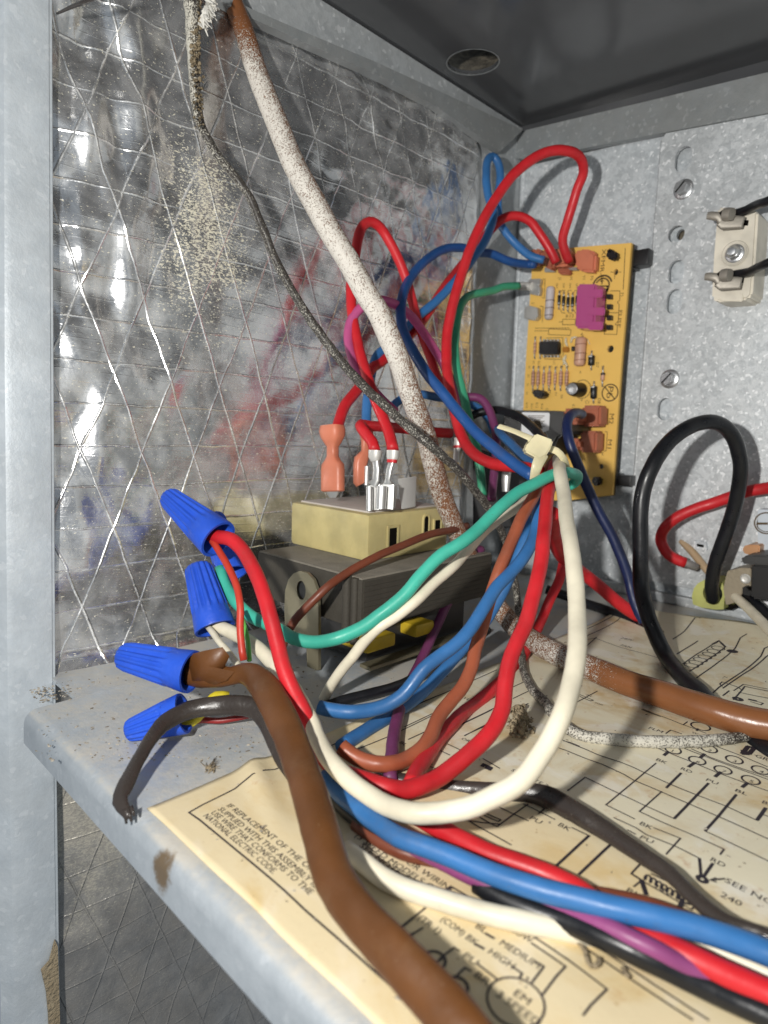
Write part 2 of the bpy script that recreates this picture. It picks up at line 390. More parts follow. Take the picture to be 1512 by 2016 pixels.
M_WALL = galvanised('spangled_panel', (0.49, 0.53, 0.56), (0.66, 0.70, 0.73), 34, metal=0.2, dust=0.05)
M_WALL2 = galvanised('spangled_cover_panel', (0.46, 0.49, 0.51), (0.64, 0.67, 0.69), 34, metal=0.2, dust=0.05)
M_SIDE = galvanised('spangled_side', (0.38, 0.41, 0.43), (0.52, 0.55, 0.57), 24, metal=0.25, dust=0.1, spang=0.5)
M_SHELF = galvanised('shelf_zinc', (0.38, 0.42, 0.455), (0.50, 0.54, 0.575), 20, metal=0.35, spang=0.12, dust=0.9, dustcol=(0.50, 0.47, 0.41), rust=(tuple(on(1, 0.636, 316, 1712)), (0.050, 0.05, 0.060), (0.17, 0.115, 0.06)))
M_POST = galvanised('post_zinc', (0.38, 0.425, 0.465), (0.52, 0.565, 0.60), 26, metal=0.1, dust=0.08, spang=0.15)
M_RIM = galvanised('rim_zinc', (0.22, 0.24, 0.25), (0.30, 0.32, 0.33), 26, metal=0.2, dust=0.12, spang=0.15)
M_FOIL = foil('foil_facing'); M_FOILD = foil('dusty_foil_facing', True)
m = NT('ceiling_black'); m.set(color=m.mix(m.noise(3, 4), (0.058, 0.060, 0.064), (0.078, 0.081, 0.086)), rough=m.ramp(m.noise(2, 3), 0.3, 0.7, 0.10, 0.17), spec=0.5); m.bump(m.noise(160, 2), 0.10, 0.003); M_CEIL = m.m
m = NT('fibrous_lining'); m.set(color=m.mix(m.ramp(m.noise(9, 5, 0.7, 1.5), 0.35, 0.65), (0.22, 0.19, 0.14), (0.07, 0.06, 0.045)), rough=0.95); m.bump(m.noise(22, 5, 0.7), 0.9, 0.03); M_FIBRE = m.m
def paper_mat():
    m = NT('aged_paper'); c = m.coord()
    st = m.node('ShaderNodeMapping'); st.inputs['Scale'].default_value = (1.0, 1.25, 1.0); st.inputs['Rotation'].default_value = (0, 0, 0.5); m.link(c, st.inputs[0])
    col = m.mix(m.ramp(m.noise(3.0, 6, 0.62, 0.8, st.outputs[0]), 0.46, 0.70), (0.72, 0.665, 0.505), (0.59, 0.45, 0.24))
    col = m.mix(m.ramp(m.noise(5.5, 5, 0.6, 0.5, st.outputs[0]), 0.53, 0.66, 0, 0.6), col, (0.79, 0.77, 0.70))
    col = m.mix(m.ramp(m.noise(1.3, 3), 0.5, 0.75, 0, 0.5), col, (0.66, 0.64, 0.54))
    col = m.mix(m.ramp(m.noise(46, 3, 0.6), 0.70, 0.74, 0, 0.75), col, (0.20, 0.13, 0.08))
    col = m.mix(m.ramp(m.noise(13, 5, 0.7), 0.60, 0.70, 0, 0.45), col, (0.45, 0.25, 0.12))
    # a darker ochre band where the sheet lies along its free front edge
    sx = m.node('ShaderNodeSeparateXYZ'); m.link(c, sx.inputs[0])
    edge = m.ramp(m.math('ADD', sx.outputs[1], m.math('MULTIPLY', m.noise(3, 3), 0.10)), 0.74, 0.86, 0.45, 0.0)
    col = m.mix(edge, col, (0.70, 0.52, 0.24))
    m.set(color=col, rough=0.55, spec=0.35)
    b = m.bump(m.noise(60, 4, 0.6), 0.12, 0.004); m.bump(m.noise(7, 4), 0.25, 0.01, b)
    return m.m
M_PAPER = paper_mat()
m = NT('debris_mix'); m.set(color=m.mix(m.ramp(m.noise(25, 2), 0.4, 0.6), (0.17, 0.14, 0.10), (0.44, 0.40, 0.33)), rough=0.95); M_DEBRIS = m.m
m = NT('fluff'); m.set(color=m.mix(m.noise(40, 3), (0.40, 0.33, 0.22), (0.20, 0.15, 0.09)), rough=1.0); m.bump(m.noise(60, 4), 1.0, 0.02); M_FLUFF = m.m
M_FRAY = plain('white_fibre', (0.82, 0.80, 0.74), 0.9)
M_CABLEW = speckled('speckled_brown_cable', (0.27, 0.105, 0.04), (0.86, 0.81, 0.73), 0.27, 190)
M_CABLEK = speckled('speckled_grey_cord', (0.055, 0.048, 0.042), (0.70, 0.67, 0.58), 0.34, 185)
# ---------------------------------------------------------------- the compartment
def struct(name, bm, mat, parent=None, **k):
    return tag(obj(name, bm, mat, parent, **k), kind='structure')
def sweep_x(prof, x0, x1, nx=1):
    """profile of (y,z) swept along x"""
    bm = bmesh.new(); rings = []
    for i in range(nx + 1):
        x = x0 + (x1 - x0) * i / nx
        rings.append([bm.verts.new((x, y, z)) for y, z in prof])
    for a, b in zip(rings, rings[1:]):
        for j in range(len(prof)):
            k = (j + 1) % len(prof); bm.faces.new((a[j], a[k], b[k], b[j]))
    bm.faces.new(rings[0][::-1]); bm.faces.new(rings[-1]); return bm
# shelf: one folded sheet, top face at z = 0 and a front lip turned down
def shelf_profile():
    top = [(3.99, 0.0)]; R = 0.045; yc, zc = 0.637 + R, -R
    for i in range(7):
        a = math.pi/2 + (math.pi/2) * i / 6
        top.append((yc + math.cos(a) * R, zc + math.sin(a) * R))
    top.append((0.634, -0.112)); top.append((0.640, -0.118))
    th = 0.016; inner = [(0.634 + th, -0.112)]
    for i in range(7):
        a = math.pi - (math.pi/2) * i / 6
        inner.append((yc + math.cos(a) * (R - th), zc + math.sin(a) * (R - th)))
    inner.append((3.99, -th)); return top + inner
o = struct('shelf', sweep_x(shelf_profile(), -2.315, 1.6, 12), M_SHELF, auto=35)
bm = boxbm((-2.50, 2.40, -0.008), 0.366, 3.18, 0.016); o2 = struct('shelf_side', bm, M_SHELF)
o2.parent = o; del o2['kind']
# foil-faced insulation on the left: a dense, gently buckled sheet
def foil_sheet(z0, z1, topf, ny, nz, amp):
    bm = bmesh.new(); g = []
    for i in range(ny + 1):
        col = []
        y = 0.70 + (3.50 - 0.70) * i / ny
        zt = topf(y) if topf else z1
        for j in range(nz + 1):
            z = z0 + (zt - z0) * j / nz
            p = Vector((0, y, z))
            d = noise.noise(p * 1.7) * 0.018 + noise.noise(p * 4.3) * 0.006 + noise.noise(p * 9.5 + Vector((3, 1, 2))) * 0.0035
            lm = max(0.0, min(1.0, (1.5 - y) / .4)) * (0.45 + min(1.3, max(0.0, z - .6)))
            if topf: d += lm * (noise.noise(Vector((5, y * 7, z * 3.2))) * 0.030 + noise.noise(Vector((8, y * 13, z * 7))) * 0.013)
            crump = max(0, 1 - ((y - 2.75) / 0.9) ** 2) * max(0, 1 - ((z - 2.45) / 0.7) ** 2)
            d += crump * (noise.noise(p * 7) * 0.02 + abs(noise.noise(p * 13)) * 0.012)
            edge = max(0.0, (y - 3.36) / 0.14); d -= edge ** 2 * 0.05
            tuck = max(0.0, (1.16 - y) / 0.40); d -= tuck ** 1.8 * 0.075 * (0.8 + 0.9 * noise.noise(Vector((3, y * 2.5, z * 1.9))))
            if topf: e = max(0.0, (z - zt + 0.10) / 0.10); d -= e ** 2 * 0.03
            if topf: e = max(0.0, (0.07 - z) / 0.07); d += e ** 2 * 0.035
            col.append(bm.verts.new((-2.6 + d * amp, y, z)))
        g.append(col)
    for i in range(ny):
        for j in range(nz): bm.faces.new((g[i][j], g[i+1][j], g[i+1][j+1], g[i][j+1]))
    return bm
tl = [(-1, 2.62), (1.744, 2.746), (2.492, 2.803), (3.10, 2.835), (3.535, 2.78), (9, 2.70)]
def foil_top(y):
    for (a, b), (c, d) in zip(tl, tl[1:]):
        if a <= y <= c: return b + (d - b) * (y - a) / (c - a) + noise.noise(Vector((y * 5, 0, 0))) * 0.012
w = struct('left_wall', foil_sheet(0.0, 0, foil_top, 200, 170, 1.0), M_FOIL, smooth=True)
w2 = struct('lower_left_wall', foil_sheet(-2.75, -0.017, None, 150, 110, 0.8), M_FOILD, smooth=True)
# bare metal side between the foil and the back panel
struct('side_wall', boxbm((-2.70, 2.4, 0.1), 0.06, 3.3, 5.9), M_SIDE)
# back wall: main panel, and a perforated cover panel lying proud of it on the right
def bmap(yf): return lambda u, v, w: Vector((u, yf - w, v))
struct('back_wall', plate([(-2.63, 0.0), (1.6, 0.0), (1.6, 2.98), (-2.63, 2.98)], [circle2(back(1335, 463).x + .012, back(1335, 463).z + .004, 0.027, 0.030)], 0.03, bmap(4.005)), M_WALL)
bm = bmesh.new(); cyl(bm, (-2.615, 3.977, 0.0), (-2.655, 3.977, 2.98), .020, 16); struct('panel_fold', bm, M_WALL, auto=60)
struct('back_lining', boxbm((-0.4, 4.06, 1.5), 4.6, 0.03, 3.2), M_FIBRE)
def b2(px, py, y=3.94): p = back(px, py, y); return (p.x, p.z)
sl = []
for (px, py, rx, ry) in ((1349, 316, .047, .068), (1335, 537, .044, .066), (1331, 595, .044, .070), (1313, 806, .045, .066)):
    u, v = b2(px, py); sl.append(slot2(u, v, rx, ry))
u, v = b2(1335, 463); sl.append(circle2(u, v, 0.047))
xl = b2(1305, 300)[0]
ztop = lambda x: 2.725 - (x - xl) * 0.10
outer = [(xl + 0.012, 0.115), (1.59, 0.115), (1.59, ztop(1.59)), (xl + 0.02, ztop(xl)), (xl, ztop(xl) - 0.03), (xl, 0.13)]
bm = bmesh.new(); cyl(bm, (xl + .002, 3.924, .13), (xl + .002, 3.924, ztop(xl) - .03), .013, 12)
cv = struct('cover_panel', plate(outer, sl, 0.024, bmap(3.936)), M_WALL2, auto=30)
struct('cover_fold', bm, M_WALL2, parent=cv, auto=60)
# the top flange of the cover panel is folded over
bm = bmesh.new()
a0, a1 = Vector((xl + 0.02, 3.922, ztop(xl))), Vector((1.59, 3.922, ztop(1.59)))
vs = [bm.verts.new(p) for p in (a0, a1, a1 + Vector((0, -0.02, 0.028)), a0 + Vector((0, -0.02, 0.028)), a1 + Vector((0, 0.02, 0.062)), a0 + Vector((0, 0.02, 0.062)))]
bm.faces.new((vs[0], vs[1], vs[2], vs[3])); bm.faces.new((vs[3], vs[2], vs[4], vs[5]))
struct('cover_flange', bm, M_RIM, parent=cv); 
# left foot of the back wall: a folded foot flange
bm = boxbm((-0.52, 3.915, 0.03), 4.2, 0.05, 0.06, bev=0.012); struct('foot_flange', bm, M_SIDE)
# rims below the ceiling
def strip(pts_lo, pts_hi, thick):
    bm = bmesh.new(); n = len(pts_lo)
    A = [bm.verts.new(p) for p in pts_lo]; B = [bm.verts.new(p) for p in pts_hi]
    C = [bm.verts.new(Vector(p) + thick) for p in pts_lo]; D = [bm.verts.new(Vector(p) + thick) for p in pts_hi]
    for i in range(n - 1):
        bm.faces.new((A[i], A[i+1], B[i+1], B[i])); bm.faces.new((D[i], D[i+1], C[i+1], C[i]))
        bm.faces.new((B[i], B[i+1], D[i+1], D[i])); bm.faces.new((C[i], C[i+1], A[i+1], A[i]))
    bm.faces.new((A[0], B[0], D[0], C[0])); bm.faces.new((A[-1], C[-1], D[-1], B[-1]))
    return bm
lo = [back(px, py, 3.90) for px, py in ((975, 306), (1036, 314), (1300, 262), (1512, 222), (1750, 165))]
hi = [back(px, py, 3.90) for px, py in ((975, 290), (1036, 256), (1300, 193), (1512, 142), (1750, 84))]
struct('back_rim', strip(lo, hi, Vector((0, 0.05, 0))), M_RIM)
lo = [left(px, py, -2.56) for px, py in ((300, -75), (500, 38), (600, 84), (740, 146), (860, 210), (985, 298))]
hi = [left(px, py, -2.56) for px, py in ((300, -80), (500, 20), (600, 63), (740, 122), (860, 177), (1030, 256))]
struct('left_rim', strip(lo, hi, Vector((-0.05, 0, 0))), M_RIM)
# ceiling with a round knock-out opening and the lining seen through it
hc = on(2, 3.06, 931, 117)
cz = lambda x: 3.06 - 0.066 * (x + 2.66)
cl = struct('ceiling', plate([(-2.75, 0.2), (1.6, 0.2), (1.6, 4.2), (-2.75, 4.2)], [circle2(hc.x, hc.y, 0.150, 0.132, 40)], 0.022, lambda u, v, w: Vector((u, v, cz(u) + w))), M_CEIL)
bm = bmesh.new(); n = 40
r0 = [Vector((x, y, cz(x) - .002)) for x, y in circle2(hc.x, hc.y, 0.150, 0.132, n)]; r1 = [Vector((x, y, cz(x) - .002)) for x, y in circle2(hc.x, hc.y, 0.157, 0.139, n)]
r2 = [Vector((x, y, cz(x) + .010)) for x, y in circle2(hc.x, hc.y, 0.150, 0.132, n)]
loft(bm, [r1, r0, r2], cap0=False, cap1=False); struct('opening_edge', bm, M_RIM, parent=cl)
bm = bmesh.new(); e4 = [bm.verts.new(p) for p in ((-2.7, 3.955, 2.80), (1.6, 3.955, 2.55), (1.6, 3.955, cz(1.6)), (-2.7, 3.955, cz(-2.7)))]; bm.faces.new(e4); struct('rim_shade_plate', bm, M_CEIL, parent=cl)  # plate added for the dark band of shade above the back rim
struct('right_wall', boxbm((1.63, 2.3, 0.1), 0.06, 3.5, 5.9), M_SIDE)
struct('ceiling_lining', boxbm((hc.x + 0.05, hc.y, 3.27), 1.0, 1.0, 0.03), M_FIBRE)
# front post of the cabinet, folded sheet
pb = []
for zt, rpx, lpx in ((-2.75, 116, 38), (-1.45, 113, 30), (0.0, 104, 16), (1.2, 100, 10), (2.75, 96, 8)):
    def ycol(px, z, x=-2.55):          # where the column of pixels px meets the post face at height z
        for _ in range(8):
            py = _py[0]; p = left(px, py, x); _py[0] = py - (z - p.z) * F_PX / 2.5
        return left(px, _py[0], x).y
    _py = [1008.0]; yr = ycol(rpx, zt); _py = [1008.0]; yl = ycol(lpx, zt)
    pb.append((zt, [(-2.63, yr + .02), (-2.575, yr + .008), (-2.555, yr), (-2.548, yl + .02), (-2.555, yl), (-2.60, yl - .035)]))
bm = bmesh.new(); rings = []
for (za, pa), (zb, pq) in zip(pb, pb[1:]):
    for i in range(24):
        u = i / 24; z = za + (zb - za) * u
        rings.append([(x0 + (x1 - x0) * u, y0 + (y1 - y0) * u, z) for (x0, y0), (x1, y1) in zip(pa, pq)])
rings.append([(x, y, pb[-1][0]) for x, y in pb[-1][1]])
back_off = [(-0.012, -0.010)] * 6
g = []
for r in rings:
    g.append([bm.verts.new((x + noise.noise(Vector((x, y, z)) * 3) * 0.002, y, z)) for x, y, z in r] + [bm.verts.new((x - 0.006, y + 0.012, z)) for x, y, z in r[::-1]])
for a, b in zip(g, g[1:]):
    for j in range(len(a)):
        k = (j + 1) % len(a); bm.faces.new((a[j], a[k], b[k], b[j]))
bm.faces.new(g[0][::-1]); bm.faces.new(g[-1])
TORN = [(82,1912),(98,1894),(109,1852),(114,1864),(121,2100),(100,2100),(96,2000),(92,1955)]
post = obj('cabinet_post', bm, M_POST, auto=30, origin=(-2.4, 0.7, -2.75))
tag(post, 'blue-grey galvanised steel post running up the left edge beside the foil', 'post')
bm = bmesh.new(); A = [bm.verts.new(left(px, py, -2.536)) for px, py in TORN]; bm.faces.new(A); r = bmesh.ops.extrude_face_region(bm, geom=bm.faces[:])
for v in r['geom']:
    if isinstance(v, bmesh.types.BMVert): v.co.x -= .012
tag(obj('torn_insulation', bm, M_FLUFF, None), 'ragged brown edge of torn insulation low on the post', 'insulation')
# ---------------------------------------------------------------- wires and cables
WG = 'coloured wires in the compartment'
def rows_from(pts, d):
    """pts: (px, py, t [, width in photo pixels [, dust]]); t may be ('z', h) = resting at that height"""
    out = []
    for p in pts:
        t = p[2]
        P = on(2, t[1], p[0], p[1]) if isinstance(t, tuple) else at(p[0], p[1], t)
        depth = (P - EYE).dot(ROT @ Vector((0, 0, -1)))
        r = d / 2 if len(p) < 4 or p[3] is None else p[3] * depth / F_PX / 2
        out.append([P.x, P.y, P.z, r] + ([p[4]] if len(p) > 4 else []))
    return out
def wire(name, label, mat, d, pts, n=14, step=0.02, cat='wire', group=WG, parent=None, **k):
    rows = path(rows_from(pts, d), step)
    if 'jitter' not in k:                 # hand-bent insulation is never perfectly even
        k['jitter'] = 0.035; o_ = Vector((len(pts) * 3.7, d * 100, 0))
        for q in rows[2:-2]:
            p = Vector(q[:3]) * 5.5 + o_; w_ = noise.noise_vector(p) * .0035 + noise.noise_vector(p * 3.1) * .0012
            q[0] += w_.x; q[1] += w_.y; q[2] += w_.z
    bm = tube_bm(rows, n, **k)
    o = obj(name, bm, mat, parent, origin=None if parent else rows[0][:3], smooth=True)
    if not parent: tag(o, label, cat, group)
    return o
def line_t(pts, ts):
    """spread depths ts [(index, t)...] linearly over pixel points"""
    out = []
    for i, p in enumerate(pts):
        for (i0, t0), (i1, t1) in zip(ts, ts[1:]):
            if i0 <= i <= i1: out.append((p[0], p[1], t0 + (t1 - t0) * (i - i0) / max(1, i1 - i0))); break
    return out
WIRES = []
def W(name, label, mat, d, pts, ts=None, **k):
    WIRES.append((name, label, mat, d, line_t(pts, ts) if ts else pts, k))

# --- from the yellow board
W('red_wire', 'long red wire looping high over the yellow board', M_RED, .053,
  [(1120,515),(1112,495),(1108,470),(1119,430),(1135,377),(1148,337),(1138,306),(1103,296),(1058,308),(1011,344),(964,411),(933,473),(907,547),(891,604),(880,665),(881,731),(891,792),(905,850),(930,890),(970,913),(1020,919),(1062,928)],
  [(0,3.82),(2,3.75),(4,3.62),(7,3.42),(10,3.36),(14,3.30),(17,3.12),(19,2.88),(21,2.62)])
W('red_wire', 'arched red wire from the board corner passing behind to the front coral terminal', M_RED, .053,
  [(1095,517),(1082,491),(1059,454),(1040,433),(1011,425),(985,434),(962,458),(935,490),(908,525),(880,559),(857,593),(830,633),(808,658),(786,678),(754,710),(732,726),(716,750),(701,771),(680,797),(668,825),(662,848)],
  [(0,3.88),(3,3.82),(6,3.78),(9,3.62),(12,3.5),(15,3.28),(18,3.05),(20,2.93)])
W('blue_wire', 'blue wire with a narrow loop standing up in the back corner', M_BLUE, .048,
  [(1071,512),(1045,505),(1019,484),(998,460),(985,438),(980,400),(985,345),(980,318),(970,309),(960,318),(957,352),(962,388),(972,418),(966,448),(952,479),(922,522),(870,582),(825,620),(800,646),(783,663),(760,685),(740,704),(730,744),(723,790),(722,835),(724,862)],
  [(0,3.85),(2,3.9),(5,3.9),(8,3.88),(12,3.75),(15,3.62),(17,3.48),(21,3.34),(23,3.2),(25,3.12)])
W('blue_wire', 'dark blue wire bowing left from the board edge in one big curve', plastic('deep_blue_insulation', (0.016, 0.085, 0.29)), .050,
  [(1052,520),(1040,520),(1002,514),(968,500),(939,496),(912,488),(878,490),(846,506),(820,530),(801,559),(791,590),(789,625),(796,657),(815,694),(841,736),(873,776),(907,818),(942,855),(976,884),(1010,911),(1050,938)],
  [(0,3.92),(1,3.95),(5,3.75),(8,3.45),(10,3.22),(13,3.0),(16,2.86),(18,2.72),(20,2.58)])
W('green_wire', 'green wire leaving the board side terminal and hanging down beside the foil edge', M_GREEN, .046,
  [(1021,563),(992,564),(970,572),(947,577),(925,582),(910,596),(902,620),(897,654),(895,688),(900,731),(910,770),(920,813),(929,850),(939,889),(945,925),(950,975)],
  [(0,3.95),(2,3.85),(5,3.6),(9,3.4),(13,3.28),(15,3.25)])
W('pink_wire', 'pink wire forming the round loop behind the speckled cable', M_PINK, .046,
  [(778,812),(752,788),(727,758),(706,731),(692,697),(686,664),(690,634),(706,611),(725,596),(746,591),(768,596),(789,606),(809,622),(826,644),(846,673),(865,704),(879,732),(898,765),(908,797),(912,830)],
  [(0,2.95),(3,3.0),(6,3.06),(9,3.1),(12,3.26),(15,3.42),(17,3.42),(19,3.4)])
W('red_wire', 'red wire bent in a tall narrow loop close to the foil wall', M_RED, .050,
  [(774,886),(768,860),(757,830),(740,790),(724,745),(709,695),(698,645),(691,598),(692,550),(699,506),(705,470),(714,446),(727,437),(742,442),(756,457),(775,491),(793,532),(809,580),(818,615),(833,664),(849,710),(860,741),(875,768),(892,800)],
  [(0,2.76),(3,2.9),(6,3.06),(9,3.14),(12,3.22),(15,3.32),(18,3.44),(22,3.52),(23,3.5)])
W('red_wire', 'dark red wire kinked sharply above the relay and running back level', M_RED, .050,
  [(738,888),(733,872),(723,858),(712,843),(712,836),(726,838),(755,841),(800,845),(850,850),(888,853)],
  [(0,2.80),(3,2.86),(5,2.95),(8,3.2),(9,3.25)])
W('blue_wire', 'thin blue wire arching level behind the speckled cable near the board foot', M_BLUE, .044,
  [(768,806),(780,793),(800,781),(828,776),(857,781),(890,787),(923,794),(945,806),(962,826),(972,850)], [(0,3.3),(9,3.55)])
W('black_wire', 'thin black wire arching in front of the black board relay', M_BLACK, .044,
  [(905,850),(912,832),(927,820),(948,811),(979,807),(1014,816),(1040,835),(1058,851),(1075,872)], [(0,3.5),(4,3.45),(8,2.95)])
W('purple_wire', 'purple wire hanging down left of the cable tie head', M_PURP, .044,
  [(920,781),(944,784),(960,802),(971,829),(976,855),(977,880),(974,920),(970,955),(968,985)], [(0,3.4),(8,3.2)])
W('blue_wire', 'short blue wire passing under the cable tie tail', M_BLUE, .044,
  [(980,845),(992,861),(1011,880),(1032,899),(1056,916)], [(0,3.3),(2,3.0),(4,2.66)])
W('navy_wire', 'navy wire from the lower coral board terminal running down to the shelf', M_NAVY, .052,
  [(1146,816),(1135,813),(1123,818),(1117,834),(1120,864),(1133,904),(1154,954),(1180,1010),(1207,1060),(1228,1110),(1241,1150),(1250,1185),(1268,1225)],
  [(0,3.55),(2,3.40),(4,3.3),(10,3.25),(12,3.2)])
# --- right side
W('black_cable', 'thick black cable making the tall free loop at right', M_BLACK, .070,
  [(1403,1180),(1401,1155),(1405,1124),(1417,1085),(1433,1041),(1448,992),(1456,951),(1458,910),(1449,871),(1431,844),(1405,830),(1374,834),(1340,851),(1307,881),(1281,925),(1266,969),(1260,1028),(1261,1085),(1262,1150),(1273,1204),(1291,1253),(1314,1296),(1343,1332),(1378,1364),(1412,1400),(1450,1432),(1512,1482),(1560,1515)],
  [(0,3.50),(3,3.32),(7,3.12),(10,3.02),(14,2.94),(18,2.98),(21,2.78),(23,2.44),(25,2.22),(26,2.06),(27,1.98)], n=18)
W('red_wire', 'red wire curving in from the right side to a cut crimp by the back panel', M_RED, .062,
  [(1560,952),(1512,961),(1477,967),(1443,977),(1405,990),(1366,1003),(1332,1019),(1309,1039),(1301,1062),(1311,1087),(1330,1101),(1349,1108)],
  [(0,3.2),(1,3.32),(4,3.52),(8,3.70),(11,3.66)])
W('red_wire', 'bright red wire lying on the shelf below the navy wire', M_RED, .066,
  [(1086,1010),(1090,1050),(1100,1085),(1122,1108),(1149,1130),(1186,1160),(1217,1186),(1248,1209),(1266,1219)], [(0,2.75),(2,3.1),(4,3.35),(8,3.42)])
W('red_wire', 'dim red wire slanting down behind the white wire towards the purple wire', M_RED, .048,
  [(1112,1090),(1104,1136),(1085,1176),(1067,1219),(1042,1270),(1010,1318),(975,1353),(930,1390),(898,1416),(868,1448),(846,1480),(824,1512),(808,1548)],
  [(0,3.2),(3,3.1),(5,2.72),(6,2.47),(8,2.17),(10,1.94),(12,1.73)])
W('black_cable', 'black cable lying along the back of the shelf under the bright red wire', M_BLACK, .055,
  [(1075,1160),(1120,1176),(1154,1189),(1203,1205),(1249,1229),(1300,1250)], [(0,3.75),(2,3.68),(4,3.42),(5,3.25)])
W('white_wire', 'off-white wire slanting out of the olive bushing at right', M_CREAM, .050,
  [(1416,1144,3.6,6),(1422,1151,3.58,13),(1437,1164,3.5,17),(1469,1193,3.3,19),(1495,1219,3.12,20),(1530,1254,2.9,22)])
W('black_wire', 'short black wire beneath the off-white wire below the black terminal block', M_BLACK, .045,
  [(1462,1165),(1485,1185),(1515,1212),(1540,1240)], [(0,3.45),(3,3.1)])
W('tan_wire', 'stained tan wire stub between the red crimp and the olive bushing', M_TAN, .042,
  [(1338,1064,3.80,7),(1347,1072,3.79,12),(1360,1084,3.76,15),(1382,1110,3.70,15),(1396,1128,3.66,14)])
W('black_wire', 'upper black wire clipped to the cream limit switch', M_BLACK, .044, [(1436,424),(1465,415),(1488,404),(1512,395),(1560,372)], [(0,3.32),(2,3.16),(4,2.95)])
W('black_wire', 'lower black wire clipped to the cream limit switch', M_BLACK, .044, [(1431,543),(1465,538),(1488,529),(1512,518),(1560,495)], [(0,3.35),(2,3.18),(4,2.97)])
# --- the bundle below the tie
W('turquoise_wire', 'turquoise wire sweeping from the cable tie left to a hidden blue wire nut', M_TURQ, .045,
  [(1075,952),(1100,957),(1122,955),(1134,946),(1135,934),(1117,930),(1090,935),(1059,949),(1019,970),(979,1003),(947,1035),(913,1064),(870,1092),(831,1131),(796,1171),(754,1206),(712,1236),(664,1256),(619,1264),(579,1257),(553,1241),(525,1228),(496,1214),(467,1187),(447,1160),(438,1138),(432,1118)],
  [(0,2.75),(3,2.72),(5,2.50),(8,2.34),(11,2.22),(14,2.16),(17,2.13),(19,2.18),(22,2.34),(24,2.42),(26,2.46)], n=16)
W('white_wire', 'thin off-white wire under the turquoise wire ending on the shelf', M_CREAM, .038,
  [(1045,975),(1019,999),(979,1025),(948,1052),(915,1090),(894,1113),(857,1146),(818,1184),(780,1214),(746,1236),(719,1262),(694,1293),(677,1312),(654,1345),(637,1376)],
  [(0,2.68),(3,2.42),(5,2.30),(7,2.17),(9,2.15),(12,2.22),(14,2.31)])
W('russet_wire', 'russet wire hanging straight from the tie then turning left along the paper', M_ORBR, .046,
  [(1094,905),(1080,925),(1062,955),(1048,982),(1025,1024),(1003,1076),(979,1134),(966,1174),(955,1216),(946,1246),(936,1277),(928,1314),(911,1351),(886,1381),(864,1412),(850,1444),(829,1475),(796,1498),(759,1505),(719,1499),(693,1486),(672,1470)],
  [(0,2.72),(2,2.60),(4,2.42),(6,2.34),(9,2.30),(12,2.15),(14,2.04),(16,1.92),(18,1.82),(21,1.86)])
W('blue_wire', 'blue wire curving from the tie down across the shelf, uppermost of the two blue ones', M_BLUE, .046,
  [(1078,945),(1062,1000),(1054,1050),(1038,1084),(1011,1121),(980,1155),(955,1192),(930,1231),(899,1266),(864,1293),(834,1319),(814,1346),(793,1370),(764,1388),(727,1399),(690,1403),(658,1400),(628,1392)],
  [(0,2.75),(1,2.55),(3,2.38),(6,2.22),(8,2.14),(10,2.10),(13,2.08),(15,2.05),(17,2.08)])
W('blue_wire', 'lower blue wire tucked under the upper blue curve on the shelf', M_BLUE, .046,
  [(1040,1020),(1036,1050),(1010,1120),(975,1190),(940,1245),(912,1276),(880,1314),(838,1358),(806,1384),(764,1412),(727,1433),(695,1454),(672,1470)],
  [(0,2.8),(3,2.68),(5,2.56),(7,2.36),(9,2.18),(11,2.03),(12,1.97)])
W('black_wire', 'thin black wire crossing the shelf just behind the blue curve', M_BLACK, .040,
  [(640,1392),(680,1378),(732,1365),(785,1350),(830,1325),(900,1280),(960,1240)], [(0,2.26),(2,2.36),(4,2.55),(6,2.9)])
W('purple_wire', 'purple wire slanting down over the shelf to the paper', M_PURP, .042,
  [(948,1080),(925,1115),(902,1154),(880,1190),(864,1224),(846,1264),(828,1303),(811,1336),(794,1374),(785,1404),(777,1441),(772,1481),(769,1505),(768,1540)],
  [(0,3.1),(2,2.95),(5,2.75),(7,2.55),(9,2.19),(11,1.93),(13,1.80)])
W('red_wire', 'heavy red wire hanging from the tie in a deep loop up to a wire nut', M_RED, .049,
  [(1092,915),(1086,940),(1080,965),(1075,1004),(1069,1057),(1064,1110),(1054,1160),(1036,1222),(1007,1290),(994,1348),(987,1400),(963,1443),(923,1483),(866,1529),(825,1548),(790,1556),(759,1552),(727,1541),(690,1530),(655,1512),(622,1466),(596,1402),(578,1366),(560,1321),(546,1268),(531,1210),(517,1165),(501,1123),(480,1086),(454,1062),(428,1056),(408,1050)],
  [(0,2.66),(2,2.44),(4,2.22),(6,2.10),(8,1.98),(10,1.88),(12,1.79),(14,1.71),(16,1.67),(18,1.72),(20,1.84),(23,1.93),(26,2.05),(28,2.15),(30,2.24),(31,2.28)], n=18)
W('white_wire', 'heavy cream wire making the lowest deep loop from tie to wire nut', M_CREAM, .0485,
  [(1098,905),(1101,920),(1104,938),(1111,978),(1115,1021),(1122,1066),(1131,1132),(1136,1207),(1136,1267),(1128,1333),(1109,1403),(1074,1473),(1023,1539),(957,1575),(917,1590),(864,1599),(811,1599),(764,1585),(719,1560),(682,1531),(650,1495),(627,1457),(610,1414),(575,1352),(536,1305),(507,1277),(464,1249),(430,1233),(405,1222)],
  [(0,2.70),(1,2.50),(4,2.12),(6,1.86),(8,1.66),(10,1.53),(12,1.45),(14,1.44),(16,1.48),(18,1.58),(20,1.71),(22,1.88),(24,2.12),(26,2.27),(28,2.36)], n=18)
